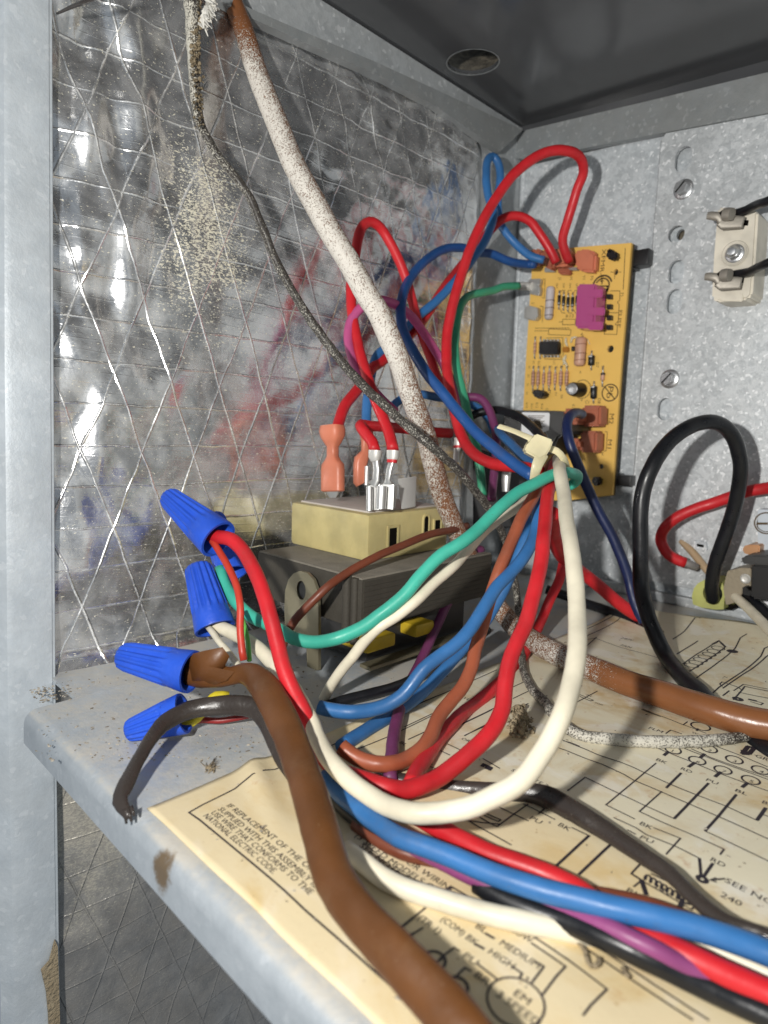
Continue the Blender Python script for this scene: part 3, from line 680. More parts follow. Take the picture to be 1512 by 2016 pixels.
W('brown_wire', 'thin red-brown wire slanting across the front of the relay', M_BROWN, .033,
  [(920,1035),(884,1045),(844,1053),(791,1074),(738,1098),(685,1127),(645,1156),(606,1193),(582,1219),(566,1246),(553,1283),(550,1310)],
  [(0,3.0),(1,2.9),(4,2.55),(6,2.42),(8,2.38),(11,2.40)])
W('red_wire', 'thin red wire dropping from the topmost wire nut into the torn brown sheath', plastic('faded_red_insulation', (0.52, 0.045, 0.025)), .0245,
  [(412,1058),(420,1067),(434,1089),(451,1118),(467,1156),(473,1195),(472,1234),(474,1265),(480,1300)], [(0,2.27),(2,2.20),(5,2.09),(8,2.05)], n=12)
W('white_wire', 'thin white wire from the second wire nut into the torn brown sheath', M_CREAM, .022,
  [(404,1228),(415,1240),(430,1261),(449,1283),(468,1308),(478,1322)], [(0,2.34),(2,2.22),(5,2.06)], n=12)
W('lime_wire', 'short bright green wire end beside the thin red wire', M_LIME, .017, [(470,1200),(478,1222),(485,1250),(489,1275),(491,1300)], [(0,2.25),(4,2.10)], n=10)
W('blue_wire', 'thin blue wire end showing at the mouth of the horizontal wire nut', M_BLUE, .022, [(360,1338),(380,1343),(400,1343),(425,1340)], [(0,2.12),(3,2.05)], n=10)
W('yellow_wire', 'yellow wire end inside the wire nut lying on the shelf', M_YEL, .026, [(345,1428),(360,1429),(380,1423),(398,1405),(412,1380),(425,1368),(450,1369)], [(0,2.06),(2,2.06),(4,2.09),(6,2.12)], n=10)
W('red_wire', 'thin dark red wire lying beside the yellow wire end', plastic('dark_red_insulation', (0.25, 0.012, 0.012)), .02, [(372,1424),(400,1417),(430,1418),(470,1412),(520,1402)], [(0,2.10),(4,2.12)], n=10)
# --- lying on the paper at lower right
W('brown_wire', 'reddish brown wire lying flat under the blue wire on the paper', M_BROWN, .034,
  [(p[0], p[1], ('z', .022)) for p in [(700,1622),(740,1650),(790,1676),(850,1690),(920,1708),(1010,1735),(1100,1748),(1180,1760),(1271,1781),(1340,1806),(1420,1840),(1530,1890)]])
W('white_wire', 'cream wire lying on the paper just right of the brown sheath', M_CREAM, .043,
  [(680,1672,('z',.030)),(714,1697,('z',.030)),(757,1730,('z',.028)),(814,1755,('z',.026)),(871,1774,('z',.026)),(928,1791,('z',.026)),(984,1806,('z',.026)),(1041,1817,('z',.026)),(1098,1828,('z',.024)),(1150,1838,('z',.022)),(1230,1846,('z',.020)),(1310,1848,('z',.020)),(1398,1866,('z',.022)),(1450,1889,('z',.024)),(1512,1918,('z',.024)),(1560,1945,('z',.024))])
W('black_cable', 'black wire lowest in the bundle leaving the photo bottom right', M_BLACK, .046,
  [(p[0], p[1], ('z', z)) for p, z in [((940,1738),.028),((990,1768),.028),((1036,1789),.030),((1098,1809),.034),((1139,1824),.042),((1191,1848),.050),((1244,1873),.052),((1297,1898),.046),((1350,1922),.036),((1430,1959),.028),((1512,1998),.027),((1580,2032),.027)]])
W('purple_wire', 'purple wire lying between the blue and black wires of the bundle', plastic('mauve_insulation', (0.27, 0.06, 0.19)), .034,
  [(p[0], p[1], ('z', z)) for p, z in [((745,1632),.035),((780,1655),.035),((814,1670),.036),((871,1699),.036),((928,1729),.037),((984,1752),.038),((1041,1769),.042),((1098,1785),.052),((1139,1801),.060),((1191,1823),.068),((1244,1846),.074),((1297,1872),.070),((1345,1898),.058),((1430,1937),.040),((1512,1977),.032),((1590,2015),.03)]])
W('red_wire', 'red wire crossing beneath the blue wire of the bundle', M_RED, .047,
  [(p[0], p[1], ('z', z)) for p, z in [((790,1592),.030),((830,1612),.030),((856,1627),.030),((899,1650),.030),((956,1677),.030),((1013,1699),.030),((1070,1720),.030),((1112,1738),.030),((1151,1760),.032),((1185,1790),.038),((1218,1817),.046),((1271,1842),.056),((1350,1880),.062),((1430,1919),.058),((1512,1957),.052),((1580,1990),.05)]])
W('blue_wire', 'thick blue wire on top of the bundle running to the right edge', M_BLUE, .046,
  [(p[0], p[1], ('z', z)) for p, z in [((640,1530),.06),((674,1565),.060),((706,1592),.062),((745,1622),.066),((785,1646),.070),((842,1669),.072),((899,1692),.072),((956,1715),.074),((1013,1736),.078),((1070,1753),.082),((1126,1766),.088),((1165,1776),.092),((1244,1795),.096),((1324,1814),.096),((1403,1838),.094),((1482,1865),.090),((1560,1895),.088)]])
W('black_wire', 'black wire end showing below the blue wire near the brown sheath', M_BLACK, .046,
  [(p[0], p[1], ('z', .03)) for p in [(640,1548),(672,1582),(700,1608),(740,1634),(800,1662)]])
for name, label, mat, d, pts, k in WIRES: wire(name, label, mat, d, pts, **k)
# --- jacketed cables
def cable(name, label, mat, pts, **k): return wire(name, label, mat, 0.08, pts, cat='cable', group='jacketed cables', n=k.pop('n', 22), **k)
sheath_pts = [(372,1318,2.10,58),(392,1322,2.09,62),(415,1326,2.06,56),(440,1331,2.04,42),(458,1330,2.02,36),(476,1326,2.0,40),(498,1331,1.96,50),(520,1352,1.90,58),(540,1386,1.83,62),(566,1440,1.72,64),(592,1509,1.60,67),(613,1574,1.49,72),(633,1644,1.39,76),(653,1716,1.30,79),(684,1774,1.22,82),(722,1820,1.165,86),(762,1862,1.115,91),(814,1918,1.06,96),(859,1966,1.02,101),(900,2016,.98,106),(950,2080,.94,110)]
bs = cable('brown_cable', 'wide brown sheathed cable sweeping from the wire nut to the bottom edge', M_SHEATH, sheath_pts, flat=0.62, flatdir=ROT @ Vector((0.25, 0.2, 1)), jitter=0.05)
# torn end of that sheath
fl = bmesh.new()
pf = [(368,1290,2.06),(402,1281,2.03),(438,1274,2.02),(452,1292,2.02),(440,1318,2.03),(462,1322,1.99),(446,1340,2.0),(410,1352,2.04),(378,1340,2.06)]
A = [fl.verts.new(at(x, y, t)) for x, y, t in pf]; c0 = fl.verts.new(at(412, 1312, 1.985)); B = [fl.verts.new(at(x, y, t + .02)) for x, y, t in pf]; c1 = fl.verts.new(at(412, 1312, 2.01))
for i in range(9):
    j = (i + 1) % 9; fl.faces.new((A[i], A[j], c0)); fl.faces.new((B[j], B[i], c1)); fl.faces.new((A[j], A[i], B[i], B[j]))
obj('torn_flap', fl, M_SHEATH, bs, smooth=False, auto=50)
ds = cable('dark_cable', 'dark grey-brown flat cable with a torn tip hanging over the shelf edge', M_DARKSH,
  [(253,1612,1.60,12),(248,1598,1.61,22),(236,1576,1.64,30),(246,1549,1.68,33),(271,1499,1.76,27),(301,1449,1.85,29),(328,1421,1.92,33),(372,1398,1.97,35),(432,1389,1.99,38),(470,1388,1.98,40),(497,1393,1.97,40),(524,1416,1.94,40),(545,1462,1.88,38),(562,1500,1.83,36),(590,1532,1.80,34),(640,1550,1.76,34),(700,1545,1.78,34),(760,1538,1.83,34),(850,1548,1.80,34),(920,1556,1.78,34),(975,1558,1.75,34),(1033,1560,1.73,36),(1074,1568,1.71,42),(1119,1591,1.66,42),(1159,1615,1.61,40),(1199,1640,1.57,37),(1246,1672,1.50,35),(1318,1720,1.41,33),(1355,1756,1.36,33),(1392,1790,1.31,34),(1430,1818,1.27,36),(1482,1838,1.24,38),(1540,1858,1.21,40)],
  flat=0.6, flatdir=ROT @ Vector((0.1, 0.3, 1)), jitter=0.09)
tb = bmesh.new()
for px, py, qx, qy, w in ((245,1592,249,1622,7),(252,1592,259,1618,7),(258,1588,264,1606,6)):
    a, b = at(px, py, 1.61), at(qx, qy, 1.595); cyl(tb, a, b, .006, 8, .003)
obj('torn_tip', tb, M_DARKSH, ds, smooth=True)
cable('speckled_cable', 'thick brown cable coated in whitish overspray slanting from the ceiling to the paper', M_CABLEW,
  [(440,-45,2.78,38,0),(457,0,2.74,38,0),(472,38,2.72,39,.02),(482,65,2.70,39,.25),(507,146,2.68,42,.8),(543,236,2.65,44,.86),(578,322,2.62,45,.84),(613,387,2.60,46,.86),(648,452,2.59,45,.9),(688,518,2.58,45,.95),(724,583,2.58,45,.95),(746,617,2.59,45,.97),(767,665,2.61,45,.97),(788,715,2.64,43,.92),(804,765,2.68,43,.85),(822,813,2.72,42,.75),(838,856,2.78,40,.72),(852,911,2.84,40,.66),(868,968,2.90,40,.56),(888,1020,2.95,38,.58),(915,1080,3.02,37,.52),(942,1132,3.10,37,.62),(968,1178,3.15,37,.6),(998,1217,3.10,38,.5),(1023,1243,3.0,40,.5),(1063,1270,2.84,42,.55),(1114,1296,2.70,46,.62),(1169,1318,2.58,48,.5),(1190,1327,2.54,49,.3),(1229,1343,2.46,50,.04),(1305,1368,2.34,54,0),(1380,1393,2.23,58,0),(1456,1416,2.15,61,0),(1512,1428,2.10,63,0),(1580,1440,2.04,65,0)], n=26, dust=True, jitter=0.035)
dc = cable('dusty_cord', 'thin grey cord crusted with dust running from the top down across the cables', M_CABLEK,
  [(374,-30,2.42,30,.75),(377,4,2.44,30,.75),(380,30,2.45,30,.8),(380,66,2.46,28,.8),(381,106,2.47,25,.78),(382,146,2.48,22,.7),(386,198,2.50,20,.66),(393,238,2.51,19,.55),(404,264,2.52,18,.5),(432,311,2.55,17,.5),(462,347,2.57,17,.45),(493,392,2.60,17,.3),(518,452,2.63,17,.28),(543,513,2.66,17,.36),(573,568,2.68,17,.4),(603,618,2.69,18,.44),(638,668,2.70,18,.42),(678,719,2.70,18,.34),(719,764,2.68,19,.34),(751,792,2.65,19,.36),(778,818,2.62,19,.4),(809,844,2.60,19,.4),(841,871,2.58,19,.38),(870,897,2.60,18,.36),(894,918,2.64,18,.44),(926,954,2.72,17,.5),(953,988,2.82,16,.52),(974,1020,2.92,15,.5),(988,1048,3.0,15,.45),(1001,1084,3.08,15,.45),(1014,1150,3.18,14,.5),(1021,1205,3.16,14,.5),(1025,1260,2.95,15,.45),(1030,1316,2.68,16,.5),(1048,1357,2.48,18,.52),(1074,1384,2.34,20,.6),(1104,1423,2.18,22,.55),(1144,1447,2.10,23,.72),(1184,1454,2.08,24,.9),(1254,1459,2.06,24,.92),(1330,1461,2.06,24,.92),(1405,1458,2.08,23,.85),(1456,1452,2.11,20,.5),(1505,1448,2.14,18,.3)], n=18, dust=True, jitter=0.16, step=0.014)
fr = bmesh.new(); random.seed(3)
for i in range(70):
    u = random.random(); px, py = 395 + 22 * u + random.uniform(-6, 8), 45 - 48 * u + random.uniform(-10, 10)
    a = at(px, py, 2.43 + random.uniform(-.02, .02)); q = at(px + random.uniform(2, 14), py + random.uniform(4, 20), 2.43 + random.uniform(-.04, .03))
    cyl(fr, a, q, random.uniform(.004, .009), 5, .002)
obj('frayed_fibre', fr, M_FRAY, dc)
cr = bmesh.new()
for i in range(150):
    py = random.uniform(-10, 250) ; px = 386 + random.uniform(-10, 9) - (0 if py < 150 else -6)
    s = random.uniform(.004, .012) * (1.25 - py / 320)
    M = Matrix.Rotation(random.random() * 6, 3, 'Z') @ Matrix.Rotation(random.random() * 6, 3, 'X')
    r = bmesh.ops.create_icosphere(cr, subdivisions=1, radius=s)
    for v in r['verts']: v.co = M @ Vector((v.co.x, v.co.y * random.uniform(.6, 1), v.co.z)) + at(px, py, 2.44 + random.uniform(-.015, .03))
tag(obj('dust_crust', cr, M_FLUFF, dc, smooth=True), kind='stuff')
# ---------------------------------------------------------------- text as flat print
def text_polys(body, size=1.0):
    cu = bpy.data.curves.new('print', 'FONT'); cu.body = body; cu.size = size; cu.resolution_u = 2
    o = bpy.data.objects.new('print', cu); COL.objects.link(o)
    dg = bpy.context.evaluated_depsgraph_get(); me = o.evaluated_get(dg).to_mesh()
    vs = [v.co.copy() for v in me.vertices]; fs = [tuple(p.vertices) for p in me.polygons]
    o.evaluated_get(dg).to_mesh_clear(); bpy.data.objects.remove(o); bpy.data.curves.remove(cu)
    return vs, fs
def text_into(bm, body, org, xd, yd, h, length=None, lift=None, bold=0.0):
    """cap height h; stretched to length when given; lift(point) places it on a surface"""
    vs, fs = text_polys(body)
    if not vs: return
    x0, x1 = min(v.x for v in vs), max(v.x for v in vs)
    sy = h / 0.70; sx = sy if not length else length / max(1e-6, x1 - x0)
    nv = []
    for v in vs:
        p = Vector(org) + Vector(xd) * ((v.x - x0) * sx) + Vector(yd) * (v.y * sy)
        nv.append(bm.verts.new(lift(p) if lift else p))
    for f in fs:
        try: bm.faces.new([nv[i] for i in f])
        except ValueError: pass
def line_into(bm, pts, w, nrm, lift=None, sub=0.06):
    """flat ribbon along pts, lying square to nrm"""
    nrm = Vector(nrm); P = []
    for a, b in zip(pts, pts[1:]):
        m = max(1, int((Vector(b) - Vector(a)).length / sub))
        for k in range(m): P.append(Vector(a).lerp(Vector(b), k / m))
    P.append(Vector(pts[-1])); prev = None
    for i, p in enumerate(P):
        t0 = (P[i] - P[i-1]).normalized() if i else None; t1 = (P[i+1] - P[i]).normalized() if i < len(P) - 1 else None
        t = ((t0 or t1) + (t1 or t0)); t = t.normalized() if t.length > 1e-5 else (t1 or t0)
        s = nrm.cross(t).normalized(); k = 1.0
        if t0 and t1: k = min(1.6, 1 / max(.4, s.dot(nrm.cross(t1).normalized())))
        e0, e1 = p + s * w * .5 * k, p - s * w * .5 * k
        if i == 0: e0 -= t * w * .3; e1 -= t * w * .3
        vs = [bm.verts.new(lift(q) if lift else q) for q in (e0, e1)]
        if prev: bm.faces.new((prev[0], prev[1], vs[1], vs[0]))
        prev = vs
def ring_into(bm, c, r, w, u, v, a0=0, a1=2*math.pi, n=28, lift=None, ry=None):
    ry = ry or r
    pts = [Vector(c) + Vector(u) * math.cos(a0 + (a1-a0)*i/n) * r + Vector(v) * math.sin(a0 + (a1-a0)*i/n) * ry for i in range(n + 1)]
    line_into(bm, pts, w, Vector(u).cross(Vector(v)), lift, sub=9)
# ---------------------------------------------------------------- wire nuts
def wire_nut(tip, base, wt, wb, label, phase=0.0, ribs=14):
    """tip/base: (px, py, t); widths in photo pixels"""
    a, b = at(*tip), at(*base); ax = b - a; L = ax.length
    r0, r1 = wt * tip[2] / F_PX / 2, wb * base[2] / F_PX / 2
    n = ribs * 6
    prof = [(0.0, r0*.55), (L*.012, r0*.80), (L*.04, r0*.97), (L*.09, r0*1.03)] 
    for i in range(1, 12): prof.append((L*(.09 + .60*i/11), r0*1.03 + (r1*.93 - r0*1.03)*(.60*i/11/.8)))
    prof += [(L*.74, r1*.90), (L*.86, r1*.955), (L*.97, r1*1.0), (L*1.0, r1*.985), (L*1.0, r1*.86), (L*.90, r1*.80), (L*.55, r1*.45)]
    def mod(k, i):
        ph = (i % 6)
        if 3 <= k <= 14: return (1.05, 1.06, 1.03, .945, .925, .96)[ph]
        if k in (1, 2): return (1.02, 1.02, 1.0, .97, .97, 1.0)[ph]
        return 1.0
    bm = bmesh.new(); lathe(bm, a, ax, prof, n, up=Vector((math.sin(phase), .2, math.cos(phase))), mod=mod)
    o = obj('wire_nut', bm, M_NUT, None, origin=a, auto=28)
    # pressed collar standing slightly proud, and a short rib pad on the side
    return tag(o, label, 'wire nut', 'blue wire nuts')
wire_nut((329,976,2.36), (430,1062,2.24), 42, 82, 'topmost blue wire nut pointing up left with the heavy red wire in it', .3)
wire_nut((420,1014,2.62), (456,1130,2.50), 40, 66, 'mostly hidden blue wire nut behind the topmost one with the turquoise wire in it', .8)
wire_nut((388,1112,2.42), (424,1238,2.32), 50, 80, 'upright blue wire nut in the middle with the cream wire in it', 1.3)
wire_nut((238,1290,2.14), (378,1323,2.06), 52, 84, 'blue wire nut lying level at the torn end of the wide brown cable', 1.9)
wire_nut((250,1440,2.02), (362,1404,2.02), 42, 80, 'lowest blue wire nut resting on the dusty shelf behind the dark cable', .5)
# ---------------------------------------------------------------- cable tie
tie = empty('cable_tie', at(1072, 905, 2.5), 'cream nylon cable tie binding the wire bundle in the middle', 'cable tie')
def slab(corners, thick, back_dir, bev=.004):
    """corners: (px,py,t) outline -> slab pushed back by thick"""
    bm = bmesh.new(); P = [at(*c) for c in corners]; A = [bm.verts.new(p) for p in P]; B = [bm.verts.new(p + back_dir * thick) for p in P]; n = len(P)
    bm.faces.new(A); bm.faces.new(B[::-1])
    for i in range(n): j = (i + 1) % n; bm.faces.new((A[j], A[i], B[i], B[j]))
    if bev: bmesh.ops.bevel(bm, geom=bm.edges[:], offset=bev, segments=2, affect='EDGES')
    return bm
VIEW = ROT @ Vector((0, 0, -1))
head = slab([(1055,853,2.44),(1090,866,2.44),(1086,880,2.44),(1076,897,2.44),(1062,905,2.44),(1034,889,2.44),(1035,878,2.44),(1048,866,2.44)], .055, VIEW, .006)
ho = obj('tie_head', head, M_TIE, tie, auto=40)
tail = path(rows_from([(1058,868,2.46,15),(1036,859,2.50,13),(1010,848,2.56,12),(982,839,2.62,12)], .03)); obj('tie_tail', tube_bm(tail, 12, .35, flatdir=ROT @ Vector((0, .3, 1))), M_TIE, tie, auto=50)
strap = path(rows_from([(1068,893,2.46,26),(1058,915,2.44,22),(1052,940,2.46,18),(1050,965,2.55,18)], .04)); obj('tie_strap', tube_bm(strap, 12, .3, flatdir=VIEW), M_TIE, tie, auto=50)
strap = path(rows_from([(1078,882,2.50,14),(1096,888,2.50,14),(1109,902,2.52,14),(1116,920,2.58,14),(1118,945,2.68,14)], .04)); obj('tie_strap', tube_bm(strap, 12, .4, flatdir=VIEW), M_TIE, tie, auto=50)
# ---------------------------------------------------------------- relay
RELAY_END = left(884, 1005, -1.94).y
RX0, RX1, RY0, RY1, RZ0, RZ1 = -2.485, -1.940, 1.888, RELAY_END, 0.420, 0.628
relay = empty('relay', ((RX0+RX1)/2, (RY0+RY1)/2, RZ0), 'amber plastic fan relay with slotted side standing on the dark transformer', 'relay')
bm = boxbm(((RX0+RX1)/2, (RY0+RY1)/2, (RZ0+RZ1)/2), RX1-RX0, RY1-RY0, RZ1-RZ0, bev=.022); obj('relay_housing', bm, M_RELAY, relay, auto=30)
bm = boxbm(((RX0+RX1)/2, (RY0+RY1)/2, RZ1+.002), RX1-RX0-.07, RY1-RY0-.07, .012, bev=.004); obj('relay_top', bm, M_RLABEL, relay, auto=30)
def side(px, py, x=RX1): return left(px, py, x)
for (x0, y0, x1, y1, rnd) in ((765,1040,780,1078,0), (834,1016,842,1053,1), (855,1024,866,1041,0)):
    a, b = side(x0, y0, RX1), side(x1, y1, RX1); cy, cz, w, h = (a.y+b.y)/2, (a.z+b.z)/2, abs(b.y-a.y), abs(a.z-b.z)
    fr_ = bmesh.new(); outer = slot2(cy, cz, w*.72, h*.62) if rnd else [(cy-w*.7, cz-h*.62), (cy+w*.7, cz-h*.62), (cy+w*.7, cz+h*.62), (cy-w*.7, cz+h*.62)]
    inn = slot2(cy, cz, w*.5, h*.5) if rnd else [(cy-w*.5, cz-h*.5), (cy+w*.5, cz-h*.5), (cy+w*.5, cz+h*.5), (cy-w*.5, cz+h*.5)]
    so = obj('slot_frame', plate(outer, [inn], .008, lambda u, v, w_: Vector((RX1 + w_ - .001, u, v))), M_RELAY, relay)
    obj('slot_shade', boxbm((RX1 + .0005, cy, cz), .002, w*1.04, h*1.02), M_SHADEBLK, so)  # thin dark plate paints the shade inside the slot, no real opening
bm = slab([(783,943,2.86),(819,938,2.95),(817,998,2.95),(790,1003,2.86)], .014, Vector((-.5,.85,0)), .002); obj('blank_tab', bm, M_BLANK, relay, auto=30)
# ---------------------------------------------------------------- terminals
def loft_term(stations, xd, mat, parent, name, n=16, sq=.55, cap=True):
    """stations: (centre, half width, half thickness); rounded-rectangle sections; xd = width direction"""
    bm = bmesh.new(); rings = []; xd = Vector(xd).normalized()
    for k, (c, w, h) in enumerate(stations):
        c2 = stations[min(k+1, len(stations)-1)][0]; c1 = stations[max(k-1, 0)][0]; t = (c2 - c1).normalized(); x = (xd - t * xd.dot(t)).normalized(); y = t.cross(x)
        rg = []
        for i in range(n):
            a = 2*math.pi*(i+.5)/n; ca, sa = math.cos(a), math.sin(a)
            rg.append(c + x * w * math.copysign(abs(ca)**sq, ca) + y * h * math.copysign(abs(sa)**sq, sa))
        rings.append(rg)
    loft(bm, rings, cap0=cap, cap1=cap)
    return obj(name, bm, mat, parent, auto=38) if parent else bm
def px_stations(lst, thick=.5):
    return [(at(x, y, t), w*t/F_PX/2, w*t/F_PX/2*(th if th else thick)) for x, y, t, w, th in lst]
TG = 'push-on terminals'
T1 = empty('push_on_terminal', at(655, 972, 2.95), 'coral insulated push-on terminal standing on the front left of the relay', 'terminal', TG)
loft_term(px_stations([(654,838,2.95,46,.75),(654,848,2.95,50,.75),(655,860,2.95,46,.75),(655,872,2.95,32,.8),(655,879,2.95,21,.95),(655,898,2.95,21,.95),(655,906,2.95,30,.8),(655,914,2.95,48,.5),(655,925,2.95,51,.48),(655,966,2.95,51,.48),(655,968,2.95,44,.45)]), (1,.15,0), M_CORAL, T1, 'insulating_sleeve')
loft_term(px_stations([(655,966,2.95,34,.3),(655,974,2.95,26,.25),(655,980,2.95,16,.2)]), (1,.15,0), M_TIN, T1, 'blade_tab')
T2 = empty('push_on_terminal', at(712, 955, 3.1), 'dull coral push-on terminal seen edge-on behind the two bare ones', 'terminal', TG)
loft_term(px_stations([(722,840,3.08,26,.9),(721,855,3.08,26,.9),(720,868,3.08,18,.9),(719,888,3.08,15,.95),(717,895,3.08,20,.9),(711,905,3.08,27,.9),(709,915,3.08,26,.9),(709,950,3.08,26,.9),(711,954,3.08,20,.9)]), (.5,1,0), M_CORAL, T2, 'insulating_sleeve')
loft_term(px_stations([(723,918,3.06,11,.9),(722,955,3.06,11,.9)]), (.5,1,0), M_TIN, T2, 'rolled_edge', sq=.9)
def bare_terminal(lbl, base, barrel, neck, rolls, plate_, t, band=None):
    T = empty('push_on_terminal', at(base[0], base[1], t), lbl, 'terminal', TG)
    loft_term(px_stations(barrel, .8), (1,.3,0), M_TINW, T, 'crimp_barrel', sq=.8)
    loft_term(px_stations(neck, .45), (1,.3,0), M_TIN, T, 'terminal_neck', sq=.8)
    loft_term(px_stations(plate_, .12), (1,.5,0), M_TIN, T, 'terminal_body', sq=.4)
    for r in rolls: loft_term(px_stations(r, .8), (1,.5,0), M_TIN, T, 'rolled_edge', sq=.95)
    if band: loft_term(px_stations(band, .8), (1,.3,0), M_RED, T, 'red_sleeve_band', sq=.8)
bare_terminal('bare metal push-on terminal with a plain pale crimp on the relay', (735,1004), [(739,887,2.77,28,0),(738,900,2.77,26,0),(739,908,2.77,17,0)], [(739,906,2.77,14,0),(741,925,2.77,15,0),(740,945,2.77,16,0),(733,956,2.77,26,0)],
  [[(727,958,2.75,13,0),(727,1006,2.75,13,0)],[(745,952,2.78,11,0),(746,992,2.78,11,0)]], [(736,955,2.78,26,0),(737,1004,2.78,26,0)], 2.77)
bare_terminal('bare metal push-on terminal with a thin red band on its crimp', (762,1002), [(774,887,2.74,27,0),(773,901,2.74,25,0),(771,908,2.74,18,0)], [(771,908,2.74,13,0),(766,925,2.74,13,0),(763,945,2.74,12,0),(764,954,2.74,26,0)],
  [[(751,957,2.70,22,0),(749,1002,2.70,21,0)],[(774,955,2.76,17,0),(771,1000,2.76,16,0)]], [(762,954,2.73,30,0),(760,1002,2.73,30,0)], 2.73, [(772,905,2.735,21,0),(771.5,911,2.735,20,0)])
T3 = empty('push_on_terminal', at(900, 885, 3.2), 'pale crimped terminal half hidden behind the red and blue wires', 'terminal', TG)
loft_term(px_stations([(902,862,3.22,17,.8),(901,876,3.22,16,.8),(899,890,3.22,12,.8),(898,910,3.22,14,.6)]), (1,.3,0), M_TINW, T3, 'crimp_barrel', sq=.8)
loft_term(px_stations([(901,877,3.215,18,.8),(901,882,3.215,18,.8)]), (1,.3,0), M_RED, T3, 'red_sleeve_band', sq=.8)
T4 = empty('push_on_terminal', at(995, 940, 3.2), 'dull crimp terminal in the dark gap left of the cable tie', 'terminal', TG)
loft_term(px_stations([(998,925,3.25,18,.8),(996,945,3.25,17,.8),(995,968,3.25,13,.6)]), (1,.3,0), M_TIN, T4, 'crimp_barrel', sq=.8)
# ---------------------------------------------------------------- transformer
CX0, CX1, CY0, CY1, CZ0, CZ1 = -2.430, -1.735, 1.662, 2.52, 0.215, 0.415
tr = empty('transformer', (-2.05, 2.1, 0.0), 'dark dusty transformer with a khaki mounting tab under the amber relay', 'transformer')
core = obj('laminated_core', boxbm(((CX0+CX1)/2, (CY0+CY1)/2, (CZ0+CZ1)/2), CX1-CX0, CY1-CY0, CZ1-CZ0, bev=.008), M_CORE, tr, auto=30)
for k in range(9):
    z = CZ0 + .018 + k * .0205
    o = obj('lamination', boxbm((CX1 - .002, (CY0+CY1)/2, z), .009, CY1-CY0-.02, .0195), M_CORE, core) if k == 0 else None
    if o: lam = o
    else:
        o = lam.copy(); COL.objects.link(o); o.parent = core; o.location = lam.location + Vector((0, 0, (z - CZ0 - .018) * S))
obj('core_top', boxbm(((CX0+CX1)/2, (CY0+CY1)/2, CZ1+.002), CX1-CX0-.01, CY1-CY0-.01, .010, bev=.003), M_CORETOP, tr, auto=30)
bm = bmesh.new()
for xx, r_ in ((-1.815, .020), (-1.770, .015)): cyl(bm, (xx, CY0-.002, CZ0-.06), (xx, CY0-.002, CZ1+.004), r_, 14)
obj('coil_strap', bm, M_CORE, tr, auto=40)
def tabp(px, py): p = back(px, py, 1.640); return (p.x, p.z)
hl = tabp(598, 1161); ol = [tabp(*q) for q in ((566,1230),(565,1190),(567,1160),(573,1140),(583,1128),(596,1123),(610,1127),(622,1140),(630,1162),(632,1200),(632,1250),(632,1318),(610,1320),(608,1262))]
tb_ = obj('mounting_tab', plate(ol, [circle2(hl[0], hl[1], .030, .040)], .014, lambda u, v, w: Vector((u, 1.640 - w, v))), M_KHAKI, tr, auto=30)
bm = bmesh.new(); lathe(bm, (hl[0], 1.646, hl[1]), (0, -1, 0), [(0, .046), (.004, .046), (.008, .036), (.012, .034), (.014, .012)], 20); obj('tab_rivet', bm, M_DKGREY, tb_, auto=40)
for q in (((726,1288),(776,1266)), ((822,1256),(853,1226))):
    a = left(q[0][0], q[0][1], -1.72); b = left(q[1][0], q[1][1], -1.72); zt = a.z + .055
    obj('bobbin_foot', boxbm((-1.80, (a.y+b.y)/2, (a.z+zt)/2), .16, abs(b.y-a.y)+.02, zt-a.z, bev=.012), M_BOBBIN, tr, auto=30)
obj('coil', boxbm((-2.06, 2.1, .125), .50, .66, .19, bev=.03), M_DKGREY, tr, auto=30)
bm = boxbm((-1.765, 2.12, .045), .06, .80, .014); obj('mounting_foot', bm, M_KHAKI, tr)
# ---------------------------------------------------------------- yellow control board
BY = 3.80
pcb = empty('control_board', (-2.07, BY, 0.55), 'yellow printed control board with coral terminals and a pink fuse', 'circuit board')
def bp(px, py, proud=0.0): return back(px, py, BY - proud)
def b2d(px, py): p = back(px, py, BY); return (p.x, p.z)
def zp(px, py): return (1010 + px/5.815, 460 + py/5.815)
def zq(px, py): return (1000 + px/5.815, 700 + py/5.815)
bo = [b2d(*q) for q in ((1059,493),(1243,478),(1222,730),(1205,975),(1120,985),(1022,985),(1030,806),(1035,713),(1047,530))]
bh = [circle2(*b2d(*zp(1115,1320)), .021), circle2(*b2d(*zp(1175,440)), .016), circle2(*b2d(*zq(1065,1270)), .017)]
bh[1] = circle2(*b2d(*zp(1178,440)), .014, .018)
obj('board', plate(bo, bh, .022, lambda u, v, w: Vector((u, BY + .022 - w, v))), M_PCB, pcb)
bm = plate([(x + .0035, z - .002) for x, z in bo], bh, .016, lambda u, v, w: Vector((u, BY + .040 - w, v))); obj('board_underside', bm, M_PCBEDGE, pcb)
def bw(px): return px * 3.98 / F_PX
def vcyl(name, px, py0, py1, w, mat, proud=None, n=14, ends=.8, parent=None):
    r = bw(w) / 2; pr = r + .004 if proud is None else proud
    a, b = bp(px[0], py0, pr), bp(px[1], py1, pr); L = (b - a).length; bm = bmesh.new()
    lathe(bm, a, b - a, [(0, r*.55), (L*.03, r*ends), (L*.10, r), (L*.5, r*.97), (L*.90, r), (L*.97, r*ends), (L, r*.55)], n)
    return obj(name, bm, mat, parent or pcb, auto=50)
def leads(px, py0, py1, ext, name='lead', parent=None):
    bm = bmesh.new(); r = .0045
    for p, q in (((px[0], py0), (px[0], py0 - ext)), ((px[1], py1), (px[1], py1 + ext))):
        a, b = bp(*p, .02), bp(*q, .012); cyl(bm, a, b, r, 6); cyl(bm, b, b + Vector((0, .014, 0)), r, 6)
    return obj(name, bm, M_TIN, parent or pcb, smooth=True)
